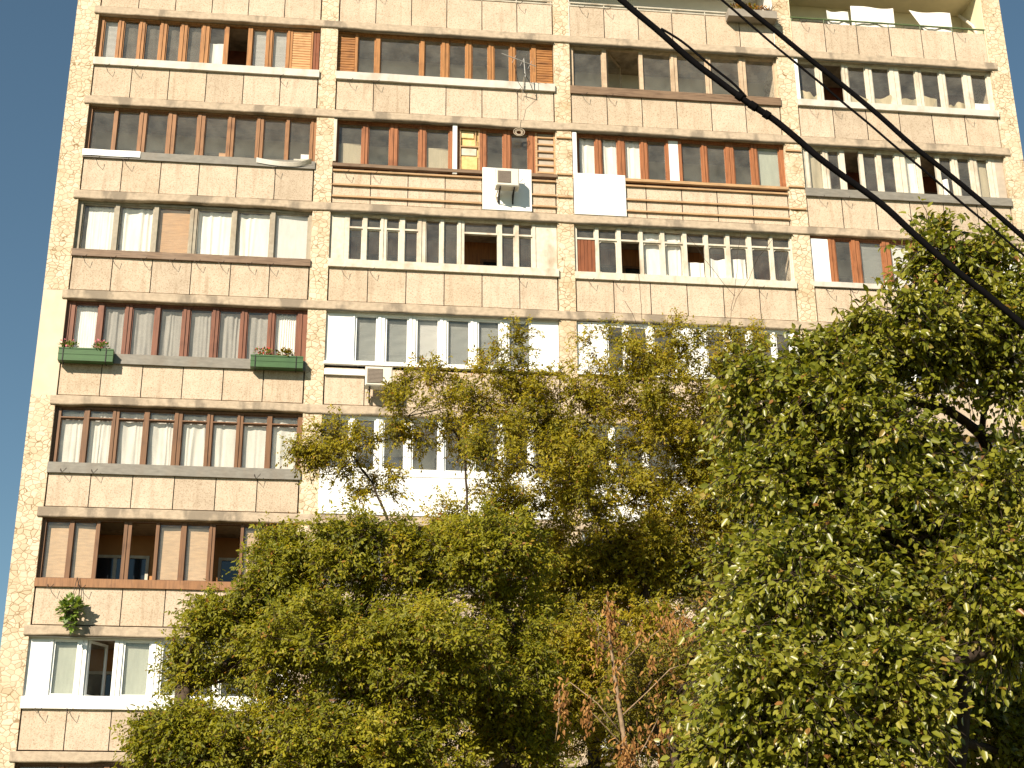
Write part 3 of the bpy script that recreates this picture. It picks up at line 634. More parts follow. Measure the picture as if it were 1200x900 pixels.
# planter with dry plants, top of the third bay
e = empty('planter', (18.0, -.2, 27.44)); tag(e, 'grey planter tray overhanging the top balcony rail, full of dry plants', 'planter'); P = Matrix.Translation(-Vector(e.location))
m = MB()
for (a, c, ya, yb) in ((17.28,18.68,-.30,-.275),(17.28,18.68,.0,.02),(17.28,17.305,-.275,0),(18.655,18.68,-.275,0)): m.box(a, c, ya, yb, 27.46, 27.70)
m.box(17.305,18.655,-.275,0,27.47,27.62); o = m.build('tray', M['tray']); o.parent = e; o.matrix_parent_inverse = P
o = leafy('dry_plant', [(blob_leaves(320, (17.95,-.14,27.80), (.62,.14,.16), .08), 'leafD'), (blob_leaves(130, (17.8,-.14,27.82), (.5,.14,.14), .08), 'leafM')]); tag(o, 'low withered brown plants filling the planter tray', 'plant')
m = MB()
for k in range(34):
    g = random.random()*6.28; q = random.uniform(.15,.9); L = random.uniform(.25,.42)
    c0 = Vector((18.52,-.16,27.74)); d = Vector((math.cos(g)*math.cos(q), math.sin(g)*math.cos(q)*.7, math.sin(q)-.1))
    m.tube([c0, c0+d*L*.5, c0+d*L+Vector((0,0,-.04))], [.012,.009,.001], 4)
tag(m.build('spiky_plant', M['leafD']), 'spiky reddish plant at the right end of the planter tray', 'plant')
# laundry sheets, top right balcony
def hung(u0, u1, z0, z1, y, label, cat, mat='curW', group=None, name='bed_sheet', skew=0):
    m = MB(); ph = random.random()*6
    m.grid(lambda a, c: (u0+(u1-u0)*a+skew*(1-c)*(1-a)*(a < .5), y+.03*math.sin(a*7+ph+c)+.02*math.sin(a*17+ph)*(1-c), z0+(z1-z0)*c-.03*math.sin(a*math.pi)*c), 24, 10)
    return tag(m.build(name, M[mat], None, True), label, cat, group)
hung(20.28, 20.93, 27.45, 28.16, .12, 'smaller white sheet drying in the top right balcony', 'sheet', 'pleat', 'laundry sheets in the top right balcony')
hung(21.03, 22.30, 27.45, 28.40, .14, 'widest stained white sheet drying in the top right balcony', 'sheet', 'curW', 'laundry sheets in the top right balcony')
hung(22.75, 24.00, 27.45, 28.36, .13, 'slanting white sheet at the right end of the top right balcony', 'sheet', 'pleat', 'laundry sheets in the top right balcony', skew=.5)
for (a, c, h, lab) in ((15.84,16.27,.50,'white shirt hanging in the open rounded window'), (16.42,16.85,.62,'white laundry right of the open rounded window'), (17.0,17.4,.66,'white laundry behind the branch in a rounded window')):
    hung(a, c, T(3)-1.62, T(3)-1.62+h, .22, lab, 'laundry', 'pleat', 'washing behind rounded windows', 'laundry')
for (a, c, h, lab) in ((19.33,19.82,.30,'pale cloth at the leftmost pane of the balcony with white frames'), (20.8,21.95,.30,'rumpled pale cloth in the middle of the white-framed top right balcony'), (22.25,23.3,.34,'long beige cloth lying along the rough sill, right side'), (23.62,24.1,.22,'folded cloth near the right end of the rough sill')):
    m = MB(); ph = random.random()*5
    m.grid(lambda u, v: (a+(c-a)*u, .20+.05*(1-v)+.03*math.sin(u*9+ph), T(1)-1.57+v*(h+.07*math.sin(u*5+ph)+.03*math.sin(u*14))), 20, 6); m.grid(lambda u, v: (a+(c-a)*u, .20+.03*math.sin(u*9+ph)+.3*v, T(1)-1.57+(1-v*.8)*(h+.07*math.sin(u*5+ph)+.03*math.sin(u*14))), 20, 4)
    tag(m.build('folded_cloth', M['curB'], None, True), lab, 'cloth', 'cloths along the right-hand balcony sill')
hung(23.0, 23.3, T(2)-1.5, T(2)-1.0, .2, 'small white cloth in the open pane of a right-hand balcony', 'laundry', 'curW', None, 'laundry')
def carton(u0, u1, z0, z1, y, mat, label):
    m = MB(); m.bbox(u0, u1, y, y+.22, z0, z1, .01); m.box(u0-.004, u1+.004, y+.09, y+.12, z1, z1+.004); tag(m.build('storage_box', M[mat]), label, 'box', 'boxes stored behind the second-row glass')
m = MB(); m.box(.2, 5.9, .32, .62, T(2)-1.60, T(2)-1.565); part(m, 'inner_shelf', M['wmed'])
zb_ = T(2)-1.563
carton(2.86, 3.02, zb_, zb_+.30, .36, 'batten', 'small tan box behind the fourth pane of the second-row left balcony'); carton(3.50, 3.74, zb_, zb_+.27, .38, 'wplank2', 'pinkish tan box behind the fifth pane of the second-row left balcony')
carton(5.33, 5.86, zb_, zb_+.20, .36, 'ac', 'wide pale box at the right end of the second-row left balcony'); carton(5.62, 5.86, zb_+.206, zb_+.36, .38, 'pvc', 'white box lying on the wide pale box'); carton(.95, 1.40, zb_, zb_+.14, .36, 'wpaint', 'low white box behind the second pane of the second-row left balcony')
# antenna
e = empty('tv_antenna', (11.5, -.1, 24.85)); tag(e, 'grey television antenna with crossed rods fixed to a white balcony sill', 'antenna'); P = Matrix.Translation(-Vector(e.location))
def apart(m, name, mat):
    o = m.build(name, M[mat]); o.parent = e; o.matrix_parent_inverse = P
m = MB(); m.tube([(11.50,-.02,24.70),(11.50,-.45,24.92),(11.46,-.5,25.45)], .014, 6); apart(m, 'mast', 'alu')
m = MB(); m.tube([(10.84,-.62,25.50),(11.80,-.38,25.32)], .012, 6); apart(m, 'boom', 'alu')
for k in range(6):
    x = 11.2+.11*k; y = -.62+.25*(x-10.84); z = 25.5-.188*(x-10.84); L = .30-.02*k
    m = MB(); m.tube([(x-.02,y-L,z+.10),(x+.02,y+L*.7,z-.10)] if k % 2 else [(x-.08,y-.1,z-.22),(x+.06,y+.1,z+.17)], .006, 5); apart(m, 'rod', 'alu')
m = MB(); m.tube([(11.46,-.5,25.0),(11.62,-.3,24.9),(11.75,-.05,24.78)], .008, 5); m.tube([(11.2,-.5,25.25),(11.32,-.3,24.85),(11.55,-.1,24.62)], .007, 5); apart(m, 'stay', 'black')
m = MB(); m.tube([(11.46,-.45,24.9),(11.42,-.15,24.4),(11.40,-.03,23.8),(11.38,-.03,23.6)], .006, 4)
for k in range(4):
    R = .075+.02*k+.02*math.sin(k*5); m.tube([(11.36+R*math.cos(g*.4+k), -.05-.012*k, 23.42+R*.8*math.sin(g*.4+k)) for g in range(17)], .009, 5)
tag(m.build('coiled_wire', M['rope']), 'pale wire hanging below the antenna and ending in a coil', 'wire')

# ------------------------------------------------------------------ overhead cables (catenaries between off-frame poles)
def ext(p, n=1, k=3.0):
    a, b = Vector(p[0]), Vector(p[1]); c, d = Vector(p[-1]), Vector(p[-2])
    return [tuple(a+Vector((-9,0,6.5))), tuple(a+(a-b).normalized()*2)]+list(p)+[tuple(c+(c-d).normalized()*.5), tuple(c+Vector((2.4,-.6,-1.5))), tuple(c+Vector((9,-3,-1.9)))]
def cable(name, p, r, label, parent=None, long=True):
    q = ext(p) if long else p; m = MB()
    P = [Vector(x) for x in q]; out = []
    for i in range(len(P)-1):
        p0, p1, p2, p3 = P[max(i-1,0)], P[i], P[i+1], P[min(i+2,len(P)-1)]
        for k in range(5):
            t = k/5; out.append(.5*((2*p1)+(p2-p0)*t+(2*p0-5*p1+4*p2-p3)*t*t+(3*p1-p0-3*p2+p3)*t**3))
    out.append(P[-1]); m.tube(out, r, 8); o = m.build(name, M['cable'], parent, True)
    if label: tag(o, label, 'cable', 'black overhead cables at the upper right')
    return o
c1 = cable('overhead_cable', [(7.93,-28,7.45),(8.36,-28,7.01),(8.56,-28,6.82),(8.75,-28,6.63),(8.89,-28,6.51),(9.01,-28,6.41),(9.08,-28,6.355),(9.2,-28,6.27),(9.32,-28,6.16),(9.44,-28,6.04),(9.57,-28,5.93),(9.78,-28,5.76),(9.95,-28,5.58),(10.14,-28,5.39),(10.32,-28,5.23),(10.51,-28,5.05),(10.76,-28,4.8)], .018, 'thickest black cable, lowest of the three, kinked where wires are lashed')
cable('side_wire', [(8.58,-28.01,6.825),(8.7,-28.02,6.735),(8.85,-28.02,6.592),(8.98,-28.02,6.475),(9.05,-28.01,6.40)], .007, None, c1, False)
for q in ([(9.0,-28,6.418),(9.03,-28,6.395)], [(9.07,-28,6.362),(9.11,-28,6.335)], [(9.15,-28,6.306),(9.18,-28,6.285)]): cable('lashing', q, .0235, None, c1, False)
cable('overhead_cable', [(9.0,-27,8.16),(9.35,-27,7.82),(9.59,-27,7.6),(9.78,-27,7.42),(10.01,-27,7.21),(10.24,-27,6.99),(10.43,-27,6.79),(10.65,-27,6.59),(10.87,-27,6.38),(11.1,-27,6.15),(11.4,-27,5.85)], .0165, 'straight medium-thick black cable, uppermost at the right edge')
cable('overhead_cable', [(9.13,-26,8.95),(9.54,-26,8.57),(9.75,-26,8.36),(9.91,-26,8.2),(10.08,-26,8.04),(10.25,-26,7.88),(10.39,-26,7.74),(10.56,-26,7.58),(10.73,-26,7.41),(10.95,-26,7.2),(11.2,-26,6.95),(11.38,-26,6.78),(11.6,-26,6.56),(11.94,-26,6.23)], .0085, 'thinnest black cable running between the two thicker ones')

# ------------------------------------------------------------------ trees
def leaf_mesh(name, P, D, N, size, width, tint, mat, parent):
    D = D/np.linalg.norm(D, axis=1, keepdims=True)
    Wd = np.cross(D, N); Wd /= np.linalg.norm(Wd, axis=1, keepdims=True)+1e-9
    N = np.cross(Wd, D); s = size[:, None]; w = (width*size)[:, None]
    fold = rng.uniform(.05,.30,len(P))[:, None]; curl = rng.uniform(-.25,.05,len(P))[:, None]
    B = P; Tp = P+D*s+N*s*curl
    a = .28; c = .64
    L1 = P+D*s*a-Wd*w*.44+N*w*fold; R1 = P+D*s*a+Wd*w*.44+N*w*fold
    L2 = P+D*s*c-Wd*w*.40+N*w*fold+N*s*curl*.4; R2 = P+D*s*c+Wd*w*.40+N*w*fold+N*s*curl*.4
    V = np.stack([B, L1, L2, Tp, R2, R1], 1).reshape(-1, 3).astype('f')
    n = len(P); k = np.arange(n)*6
    F = np.stack([k, k+3, k+2, k+1, k, k+5, k+4, k+3], 1).reshape(-1).astype('i')
    me = bpy.data.meshes.new(name); me.vertices.add(n*6); me.vertices.foreach_set('co', V.reshape(-1))
    me.loops.add(len(F)); me.loops.foreach_set('vertex_index', F)
    me.polygons.add(n*2); me.polygons.foreach_set('loop_start', np.arange(n*2, dtype='i')*4)
    try: me.polygons.foreach_set('loop_total', np.full(n*2, 4, 'i'))
    except Exception: pass
    me.materials.append(mat); me.update(calc_edges=True); me.validate()
    at = me.attributes.new('tint', 'FLOAT', 'POINT'); at.data.foreach_set('value', np.repeat(np.clip(tint,0,1), 6).astype('f'))
    o = bpy.data.objects.new(name, me); COL.objects.link(o)
    o.parent = parent; o.matrix_parent_inverse = Matrix.Translation(-Vector(parent.location))
    return o

def unit(a): return a/(np.linalg.norm(a, axis=1, keepdims=True)+1e-9)
def tree(name, label, base, fork, blobs, kind, bark, leaf, r0, limbs=(), bare=(), seed=1, twigs=9, tw_len=(.3,.55), crown_name='crown', dens=1., shrink=0.):
    global rng
    rng = np.random.default_rng(seed); rd = random.Random(seed)
    root = empty(name, base); tag(root, label, 'tree' if name.endswith('tree') else 'sapling' if 'sapling' in name else 'bush')
    base = np.array(base, float)
    nodes = []; par = []; load = []
    def add(p, q): nodes.append(np.array(p, float)); par.append(q); load.append(0.); return len(nodes)-1
    def run(q, p1, bow=.12):
        p0 = nodes[q]; p1 = np.array(p1, float); L = np.linalg.norm(p1-p0); n = max(2, int(L/.22))
        side = rng.normal(0, 1, 3)*L*bow*.5; side[2] = abs(side[2])*.3-L*bow*.25
        for k in range(1, n+1):
            t = k/n; q = add(p0+(p1-p0)*t+side*math.sin(t*math.pi)+rng.normal(0,.012,3)*(k < n), q)
        return q
    i0 = add(base, -1); i = i0
    for p in fork: i = run(i, p, .05)
    def nearest(p):
        A = np.array(nodes); d = A-p; dist = np.linalg.norm(d, axis=1)
        pen = dist+np.maximum(0, d[:,2])*1.2+ .0*dist
        pen[:3] += 2
        return int(np.argmin(pen))
    for pl in limbs:
        q = nearest(np.array(pl[0])); 
        for p in pl: q = run(q, p, .05)
    cl = []
    for (x, y, z, a, b_, c, n) in sorted(blobs, key=lambda t: t[2]):
        ctr = np.array((x, y, z)); n = max(2, int(n*dens)); a, b_, c = (max(.12, q-shrink) for q in (a, b_, c))
        q = nearest(ctr-np.array((0,0,.15*c)))
        if np.linalg.norm(nodes[q]-ctr) > .35: run(q, ctr-np.array((0,0,.2*c)), .18)
        pts = []
        tries = 0
        while len(pts) < n and tries < n*40:
            tries += 1
            d = rng.normal(0,1,3); d /= np.linalg.norm(d); rr = rng.random()**.42
            p = d*rr
            if p[1] > .35 and rng.random() < .35: continue
            w = ctr+p*np.array((a, b_, c))
            sp = .55*((a*b_*c)/max(n,1))**(1/3)*1.3
            if all(np.linalg.norm(w-o) > sp for o in pts[-40:]) or tries > n*25: pts.append(w)
        cl += [(p, ctr) for p in pts]
    ends = []
    for (p, ctr) in sorted(cl, key=lambda t: t[0][2]):
        q = nearest(p); qe = run(q, p, .22) if np.linalg.norm(nodes[q]-p) > .12 else q
        load[qe] += 1; d = p-nodes[par[qe]] if par[qe] >= 0 else np.array((0,0,1.)); ends.append((p, d/(np.linalg.norm(d)+1e-6), p-ctr))
    for pl in bare:
        q = nearest(np.array(pl[0]))
        for p in pl: q = run(q, p, .04)
        load[q] += .4
    for k in range(len(nodes)-1, 0, -1):
        if par[k] >= 0: load[par[k]] += load[k]
    tot = max(load[0], 1); rad = [max(.0045, r0*(l/tot)**.5) for l in load]
    m = MB(); kids = {}
    for k, p in enumerate(par):
        if p >= 0: kids.setdefault(p, []).append(k)
    # chains along the thickest child
    stack = [(0, None)]
    while stack:
        k, frm = stack.pop(); chain = [] if frm is None else [frm]; chain.append(k)
        while k in kids:
            cs = sorted(kids[k], key=lambda j: -load[j])
            for j in cs[1:]: stack.append((j, k))
            k = cs[0]; chain.append(k)
        rr = [rad[j] for j in chain]
        if frm is not None: rr[0] = min(rad[chain[0]], rad[chain[1]]*1.25)
        if len(chain) > 1: m.tube([nodes[j] for j in chain], rr, 8 if rr[0] > .05 else 5 if rr[0] > .012 else 3, cap=False)
    # twigs
    E = np.array([e[0] for e in ends]); ED = np.array([e[1] for e in ends]); EO = unit(np.array([e[2] for e in ends]))
    nt = twigs; S0 = np.repeat(E, nt, 0)+rng.normal(0,.05,(len(E)*nt,3))
    Dv = np.repeat(ED, nt, 0)*.5+np.repeat(EO, nt, 0)*.35+rng.normal(0,.62,(len(E)*nt,3))+np.array((-.05,-.12,.12 if kind != 'C' else -.05)); Dv = unit(Dv)
    L = rng.uniform(*tw_len, len(S0)); droop = L*(.28 if kind != 'C' else .42)
    ctint = np.repeat(rng.normal(0,.10,len(E)), nt)+rng.normal(0,.07,len(S0))
    TN = unit(rng.normal(0,.42,(len(S0),3))+np.array((-.45,-.65,.70)))
    def pos(t): return S0+Dv*(L*t)[:, None]-np.array((0,0,1.))*(droop*t*t)[:, None]
    p0, p1, p2 = S0, pos(np.full(len(S0), .5)), pos(np.ones(len(S0)))
    for j in range(len(S0)): m.tube([p0[j], p1[j], p2[j]], [.005,.0035,.002], 3, cap=False)
    o = m.build('trunk', M[bark], None, True); o.parent = root; o.matrix_parent_inverse = Matrix.Translation(-Vector(root.location))
    # leaves
    PP = []; DD = []; NN = []; SS = []; TT = []
    if kind in ('A','B','M'):
        nn = 6
        for k in range(nn):
            t = np.full(len(S0), (k+.7)/nn)+rng.uniform(-.06,.06,len(S0)); p = pos(t)
            rdv = unit(Dv*.7+rng.normal(0,.7,(len(S0),3))+np.array((0,-.1,-.1)))
            keep = rng.random(len(S0)) < (.9 if kind != 'M' else .55)
            p, rdv, ct = p[keep], rdv[keep], ctint[keep]
            pet = rng.uniform(.05,.10,len(p))[:, None]; tipn = unit(rng.normal(0,.22,(len(p),3))+TN[keep])
            side = unit(np.cross(rdv, tipn))
            for (fa, sd, sc) in ((1.0,0,1.0),(.72,1,.9),(.72,-1,.9),(.40,1,.75),(.40,-1,.75)):
                kk = rng.random(len(p)) < (.95 if sc > .8 else .6)
                q = (p+rdv*pet*fa*1.3)[kk]; d = unit(rdv*(.9 if sd == 0 else .45)+side*sd*.9+np.array((0,0,-.38))+rng.normal(0,.22,(len(p),3)))[kk]
                PP.append(q); DD.append(d); NN.append(unit(tipn+rng.normal(0,.17,(len(p),3)))[kk]); SS.append((rng.uniform(.042,.070,len(p))*rng.uniform(.65,1.3,len(p))*sc)[kk]); TT.append((.45+ct+rng.normal(0,.13,len(p)))[kk])
        wid = .50
    else:
        nn = 11
        for k in range(nn):
            t = np.full(len(S0), (k+.6)/nn)+rng.uniform(-.04,.04,len(S0)); p = pos(t)
            d = unit(Dv*.5+rng.normal(0,.62,(len(S0),3))+np.array((-.05,-.15,-.55)))
            keep = rng.random(len(S0)) < .88
            q = p+d*rng.uniform(.012,.03,len(p))[:, None]
            nrm = unit(rng.normal(0,.30,(len(p),3))+TN)
            PP.append(q[keep]); DD.append(d[keep]); NN.append(nrm[keep]); SS.append((rng.uniform(.045,.078,len(p))*rng.uniform(.7,1.2,len(p)))[keep]); TT.append((.45+ctint+rng.normal(0,.15,len(p)))[keep])
        wid = .62
    PP, DD, NN = np.concatenate(PP), np.concatenate(DD), np.concatenate(NN); SS = np.concatenate(SS); TT = np.concatenate(TT)
    rare = rng.random(len(TT)); TT = np.where(rare < .03, .95+rng.random(len(TT))*.05, TT)
    leaf_mesh(crown_name, PP, DD, NN, SS, wid, TT, M[leaf], root)
    print(name, 'clusters', len(E), 'leaves', len(PP))
    return root
BL_A=[(5.26,-16.3,6.05,0.35,0.31,0.3,8),(6.2,-16,6.74,0.61,0.58,0.58,26),(7.38,-16,7.05,1.11,0.86,0.64,46),(8.7,-16,7.09,1.22,0.95,0.7,50),(6.78,-16.6,5.64,1.16,1.0,0.89,62),(8.02,-16.6,5.56,1.27,1.08,0.94,66),(5.26,-16.5,4.67,0.72,0.6,0.5,24),(6.22,-16.7,4.55,1.14,0.88,0.66,44),(7.52,-16.8,4.4,1.24,0.93,0.65,46),(9.16,-15.8,5.86,0.83,0.94,1.11,50),(9.26,-15.8,4.78,0.66,0.66,0.69,26),(5.06,-15.9,5.55,0.29,0.39,0.52,10),(5.6,-14.6,5.88,0.47,0.47,0.49,10),(6.04,-16,3.81,1.61,1.13,0.68,30),(8.08,-16,3.82,1.61,1.13,0.68,30)]
BL_B=[(6.92,-11,10.32,0.69,0.6,0.54,13),(6.35,-11,10.3,0.26,0.21,0.18,3),(7.65,-10.7,9.74,0.49,0.46,0.45,4),(8.01,-11,11.09,0.46,0.58,0.73,10),(8.39,-11,11.81,0.26,0.34,0.43,3),(8.98,-11,10.97,0.55,0.67,0.83,14),(9.75,-11,11.63,0.66,0.69,0.77,13),(9.79,-11,12.46,0.24,0.28,0.34,2),(10.51,-11,11.03,0.95,0.87,0.84,30),(11.57,-11,12.02,0.77,0.74,0.75,11),(12.29,-11,11.25,1.03,1.07,1.16,38),(11.29,-10.6,10.12,1.25,0.92,0.62,22),(12.71,-10.8,9.79,0.88,0.84,0.85,34),(13.57,-10.7,11.26,0.75,0.83,0.95,28),(9.67,-10.6,9.83,0.65,0.54,0.46,8),(11.98,-10.6,8.77,1.02,0.83,0.69,36),(10.56,-10.4,8.94,1.01,0.87,0.76,20),(13.73,-11,12.44,0.61,0.61,0.64,9),(12.66,-11,12.64,0.27,0.33,0.41,3),(10.45,-10,8.16,0.88,0.88,0.92,14),(13.63,-10.5,9.0,0.59,0.74,0.93,28)]
BL_M=[(11.15,-16.8,5.43,0.75,0.64,0.56,16),(11.6,-16.8,5.7,0.43,0.54,0.68,14),(10.86,-16.4,4.98,0.54,0.54,0.57,12),(10.63,-16.5,5.36,0.28,0.46,0.68,7),(11.62,-16.5,4.78,0.54,0.54,0.57,14),(11.9,-16.6,6.3,0.38,0.4,0.45,8)]
DEAD=[(10.91,-17.5,5.95,0.27,0.24,0.22,40),(10.14,-17.5,5.86,0.08,0.18,0.3,26),(10.26,-17.5,5.59,0.07,0.11,0.15,12),(9.99,-17.5,5.56,0.05,0.13,0.21,10),(9.55,-17.5,4.9,0.07,0.21,0.36,30),(9.47,-17.5,5.0,0.05,0.09,0.13,8),(9.83,-17.5,4.85,0.06,0.17,0.3,26),(10.65,-17.5,4.6,0.24,0.22,0.21,36),(10.29,-17.5,4.42,0.16,0.14,0.13,22),(10.51,-17.5,5.77,0.08,0.1,0.13,10),(10.63,-17.5,5.47,0.05,0.07,0.09,5),(11.01,-17.5,5.78,0.52,0.44,0.38,50),(11.51,-17.5,5.53,0.36,0.34,0.33,20),(9.98,-17.5,5.66,0.18,0.29,0.41,18),(10.67,-17.5,5.21,0.36,0.36,0.38,20),(10.14,-17.55,5.95,.07,.1,.3,40),(10.2,-17.55,5.3,.10,.1,.35,20),(10.28,-17.6,4.35,.14,.12,.25,40)]
BL_C=[(10.71,-24,6.52,0.39,0.36,0.34,20),(11.46,-24,6.82,0.7,0.54,0.4,36),(11.91,-24,7.58,0.32,0.31,0.32,14),(12.35,-24,7.44,0.32,0.37,0.44,16),(12.4,-24,6.73,0.34,0.47,0.63,24),(10.3,-23.8,6.3,0.39,0.41,0.45,20),(10.83,-24.2,5.98,0.66,0.61,0.58,46),(10.39,-24,5.43,0.48,0.52,0.58,32),(11.0,-24.3,5.17,0.58,0.54,0.53,38),(10.4,-24.5,4.5,0.68,0.62,0.58,50),(9.99,-24.8,3.65,0.68,0.58,0.52,46),(10.64,-24.9,3.73,0.47,0.48,0.52,36),(11.69,-24.6,5.17,0.41,0.39,0.39,22),(11.59,-24.8,4.51,0.43,0.39,0.38,26),(11.66,-24.9,4.11,0.26,0.26,0.27,12),(9.72,-24.5,3.37,0.37,0.33,0.29,16),(10.29,-24.9,3.2,0.55,0.43,0.32,28),(12.63,-22.0,4.04,0.65,0.69,0.77,26),(12.55,-21.8,4.7,0.5,0.5,0.52,14),(10.47,-24.6,2.84,0.94,0.66,0.39,30)]
BL_B += [(11.31,-10.2,8.42,1.31,1.06,0.84,44),(10.54,-9.8,7.26,0.88,0.95,1.07,36),(12.8,-10.1,8.34,0.89,0.81,0.78,24),(11.25,-9.4,6.99,1.04,0.96,0.93,30),(9.22,-10.7,9.26,0.86,0.72,0.6,14),(13.86,-10.5,10.23,0.75,0.83,0.95,22),(13.44,-10.8,12.02,0.83,0.83,0.88,9)]
BL_B += [(9.92,-9.5,6.09,0.87,0.8,0.77,26),(11.69,-9.7,6.15,0.73,0.73,0.77,20),(12.32,-9.9,6.76,1.17,1.1,1.08,30),(12.81,-10.1,5.75,0.87,0.8,0.76,22),(10.67,-10.3,6.66,0.86,0.86,0.9,22)]
BL_C += [(9.79,-24.2,3.86,0.32,0.39,0.47,22),(11.38,-24.2,4.6,0.48,0.44,0.43,26),(12.74,-22.4,3.82,0.48,0.56,0.67,24),(12.06,-22.5,4.23,0.54,0.58,0.65,30)]
BL_C += [(10.82,-22.9,6.24,0.69,0.72,0.8,22),(11.47,-22.9,5.02,0.75,0.83,0.95,28),(12.31,-22.8,5.37,0.7,0.82,0.99,26),(10.37,-23.0,4.68,0.44,0.65,0.92,20),(11.89,-23.7,6.72,0.45,0.33,0.22,15),(12.58,-23.4,5.81,0.31,0.38,0.48,18),(11.74,-23.1,6.12,0.46,0.42,0.4,20)]
BL_A += [(6.45,-15.1,6.35,.85,.5,.7,22),(7.8,-15.0,6.4,1.0,.5,.7,24),(7.0,-15.0,5.0,1.3,.5,.6,24),(8.6,-15.1,5.3,.7,.5,.7,16)]
BL_A += [(5.89,-15.6,6.28,0.5,0.48,0.47,14),(4.81,-16.4,4.63,0.37,0.35,0.33,10),(5.43,-16,6.29,0.38,0.33,0.29,8),(6.23,-15.8,7.25,0.45,0.36,0.29,10)]
BL_B += [(9.75,-12.5,6.07,0.65,0.71,0.82,22),(10.41,-12.5,6.73,0.65,0.65,0.69,18),(10.84,-12.5,5.84,0.72,0.68,0.68,20),(11.72,-12.5,6.75,0.73,0.76,0.83,20),(12.13,-12.5,5.73,0.79,0.79,0.83,22),(9.55,-12.5,5.32,0.77,0.64,0.54,16),(10.81,-12.3,9.45,0.81,0.74,0.71,16),(9.59,-12.3,9.98,0.68,0.61,0.57,9)]
tree('broad_tree', 'broad dense olive-green tree hiding the lower left windows', (7.4,-15.6,0), [(7.45,-15.6,1.6),(7.5,-15.6,3.4),(7.6,-15.7,5.0)], BL_A, 'A', 'bark', 'leafA', .17, seed=3, dens=1.0, twigs=18, tw_len=(.20,.40), shrink=.2)
tree('airy_tree', 'tall airy yellow-green tree with open branches in front of white panels', (11.2,-10.6,0), [(11.2,-10.6,2.5),(11.1,-10.6,5.5),(11.3,-10.6,7.2)], BL_B, 'B', 'bark2', 'leafB', .115, dens=1.38, twigs=17, tw_len=(.20,.42), shrink=.12,
     limbs=[[(8.6,-10.8,8.0),(7.72,-11,9.1),(7.44,-11,9.78),(7.13,-11,10.22)], [(9.2,-10.8,8.0),(8.98,-11,9.13),(8.99,-11,9.9),(8.91,-11,10.51),(8.54,-11,11.11)], [(12.08,-10.7,8.16),(11.5,-10.8,8.85),(11.06,-11,9.52),(10.9,-11,10.19),(10.35,-11,10.56)]],
     bare=[[(13.61,-11,12.27),(13.84,-11,13.78),(14.01,-11,14.83)], [(13.75,-11,13.2),(14.3,-11,14.3),(14.6,-11,14.7)], [(13.8,-11,13.5),(13.3,-11,14.2),(13.0,-11,14.7)], [(12.19,-11,12.21),(12.1,-11,13.19),(12.07,-11,13.86)], [(12.15,-11,12.6),(11.8,-11,13.3)]], seed=5)
tree('glossy_tree', 'near tree with larger glossy green leaves filling the right side', (12.0,-22.9,0), [(12.0,-22.9,1.5),(11.9,-23.0,3.2),(12.1,-23.1,4.6),(12.0,-23.2,5.6)], BL_C, 'C', 'bark2', 'leafC', .11, seed=8, twigs=14, tw_len=(.20,.40), dens=1.0, shrink=.11, limbs=[[(12.72,-23.1,5.6),(12.37,-23.3,6.23),(12.0,-23.5,6.37),(11.62,-23.7,6.36),(11.08,-23.9,6.03)], [(12.37,-23.3,6.23),(12.42,-23.5,6.63),(12.41,-23.7,6.94),(12.04,-23.9,7.4)]])
mb = tree('twiggy_bush', 'thin half-withered bush between the two leafy trees, hung with brown leaves', (11.0,-16.6,0), [(11.0,-16.6,2.0),(10.95,-16.6,3.6),(11.05,-16.6,4.6)], BL_M, 'M', 'bark', 'leafM', .06, seed=9, twigs=11, tw_len=(.22,.45))
def dead_leaves(cl, parent):
    global rng
    rng = np.random.default_rng(21); P = []
    for (x, y, z, a, b, c, n) in cl: P.append(np.array((x,y,z))+rng.normal(0,.5,(int(n*2.7),3))*np.array((a,b,c)))
    P = np.concatenate(P); D = unit(rng.normal(0,.45,P.shape)+np.array((0,0,-1.))); N = unit(rng.normal(0,.6,P.shape)+np.array((-.4,-.8,.3)))
    return leaf_mesh('dead_leaves', P, D, N, rng.uniform(.045,.085,len(P)), .42, rng.random(len(P)), M['leafD'], parent)
sap = empty('pale_sapling', (10.25,-17.5,0)); tag(sap, 'slender pale leaning trunk with clusters of dead orange leaves', 'sapling')
m = MB(); m.tube([(10.25,-17.5,0),(10.29,-17.5,1.94),(10.36,-17.5,3.66),(10.3,-17.5,4.18),(10.25,-17.5,4.61),(10.18,-17.5,5.21),(10.12,-17.5,5.81),(10.14,-17.5,6.05),(10.10,-17.5,6.25)], [.055,.045,.036,.032,.029,.024,.015,.011,.004], 8)
for pl in ([(10.26,-17.5,4.57),(9.95,-17.55,4.95),(9.64,-17.5,5.2),(9.51,-17.5,5.1)], [(10.29,-17.5,4.42),(9.95,-17.45,4.81),(9.83,-17.5,4.9)], [(10.17,-17.5,5.31),(10.49,-17.45,5.67),(10.86,-17.5,5.93),(11.08,-17.5,6.06)], [(10.23,-17.5,4.81),(10.54,-17.5,5.09),(10.83,-17.55,5.37),(11.15,-17.5,5.47)],
           [(10.12,-17.5,5.71),(10.0,-17.5,5.79),(9.97,-17.5,5.5)], [(9.51,-17.5,5.1),(9.5,-17.5,4.8),(9.45,-17.5,4.51)], [(10.31,-17.5,4.18),(10.52,-17.5,4.52),(10.68,-17.5,4.82)]):
    m.tube(pl, [.011]+[.007]*(len(pl)-2)+[.003], 5)
o = m.build('trunk', M['pbark'], None, True); o.parent = sap; o.matrix_parent_inverse = Matrix.Translation(-Vector(sap.location))
dead_leaves(DEAD, sap)

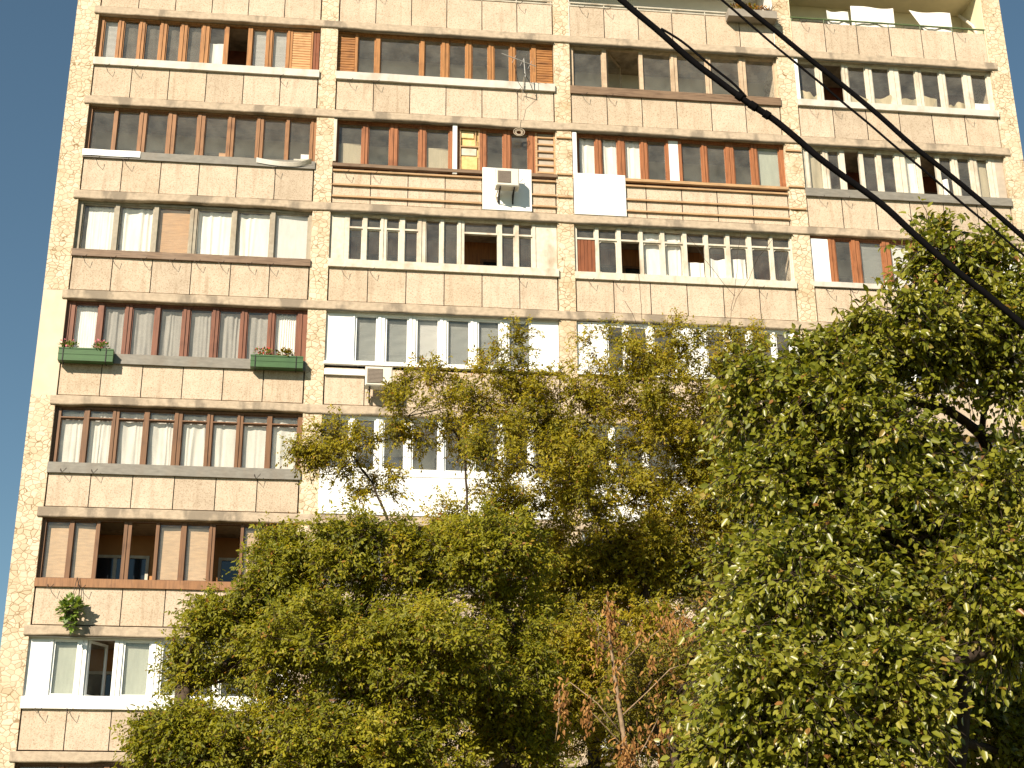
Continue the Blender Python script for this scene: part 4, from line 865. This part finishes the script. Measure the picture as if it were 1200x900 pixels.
# ------------------------------------------------------------------ ground, sky, sun, camera
m = MB(); m.grid(lambda a, c: (-600+1200*a, -600+1200*c, 0), 4, 4); tag(m.build('ground', M['ground']), 'dry grassy ground in front of the block', 'ground', kind='structure')

SU = Vector((-.72, -1, .72)).normalized()                       # towards the sun
el = math.asin(SU.z); az = math.atan2(SU.x, SU.y)
w = bpy.data.worlds.new('World'); S.world = w; w.use_nodes = True
n = w.node_tree.nodes; l = w.node_tree.links
sky = n.new('ShaderNodeTexSky'); sky.sky_type = 'NISHITA'; sky.sun_disc = False
sky.sun_elevation = el; sky.sun_rotation = az; sky.air_density = 1.0; sky.dust_density = .1; sky.ozone_density = 1.2; sky.altitude = 150
bg = n['Background']; bg.inputs['Strength'].default_value = .062; l.new(mix(n, l, 1.0, sky.outputs[0], (.85,.97,.88), 'MULTIPLY'), bg.inputs[0])
sl = bpy.data.lights.new('sun', 'SUN'); sl.energy = 5.0; sl.angle = math.radians(.53); sl.color = (1,.875,.71)
so = bpy.data.objects.new('sun', sl); COL.objects.link(so); so.location = (-20,-50,60); so.rotation_euler = (-SU).to_track_quat('-Z', 'Y').to_euler()

cam = bpy.data.cameras.new('camera'); co = bpy.data.objects.new('camera', cam); COL.objects.link(co); S.camera = co
R = [[0.9929739810244145,0.007769485719631007,-0.11807755121181353],[0.03772125093265856,0.925003221204382,0.3780821973983867],[0.11215961945638636,-0.3798798176439092,0.9182110562992742]]
right = Vector((R[0][0], R[0][2], -R[0][1])); up = Vector((-R[1][0], -R[1][2], R[1][1])); back = Vector((-R[2][0], -R[2][2], R[2][1]))
mw = Matrix.Identity(4)
for i, v in enumerate((right, up, back)):
    for j in range(3): mw[j][i] = v[j]
mw.translation = Vector((6.82, -35.236, 1.6))
co.matrix_world = mw
cam.sensor_width = 36; cam.lens = 36*1804.7/1200; cam.clip_start = .1; cam.clip_end = 3000
S.view_settings.view_transform = 'Standard'; S.view_settings.look = 'None'; S.view_settings.exposure = .82; S.view_settings.gamma = 1
S.view_settings.use_curve_mapping = False
S.cycles.max_bounces = 6; S.cycles.diffuse_bounces = 3; S.cycles.glossy_bounces = 3; S.cycles.transparent_max_bounces = 12
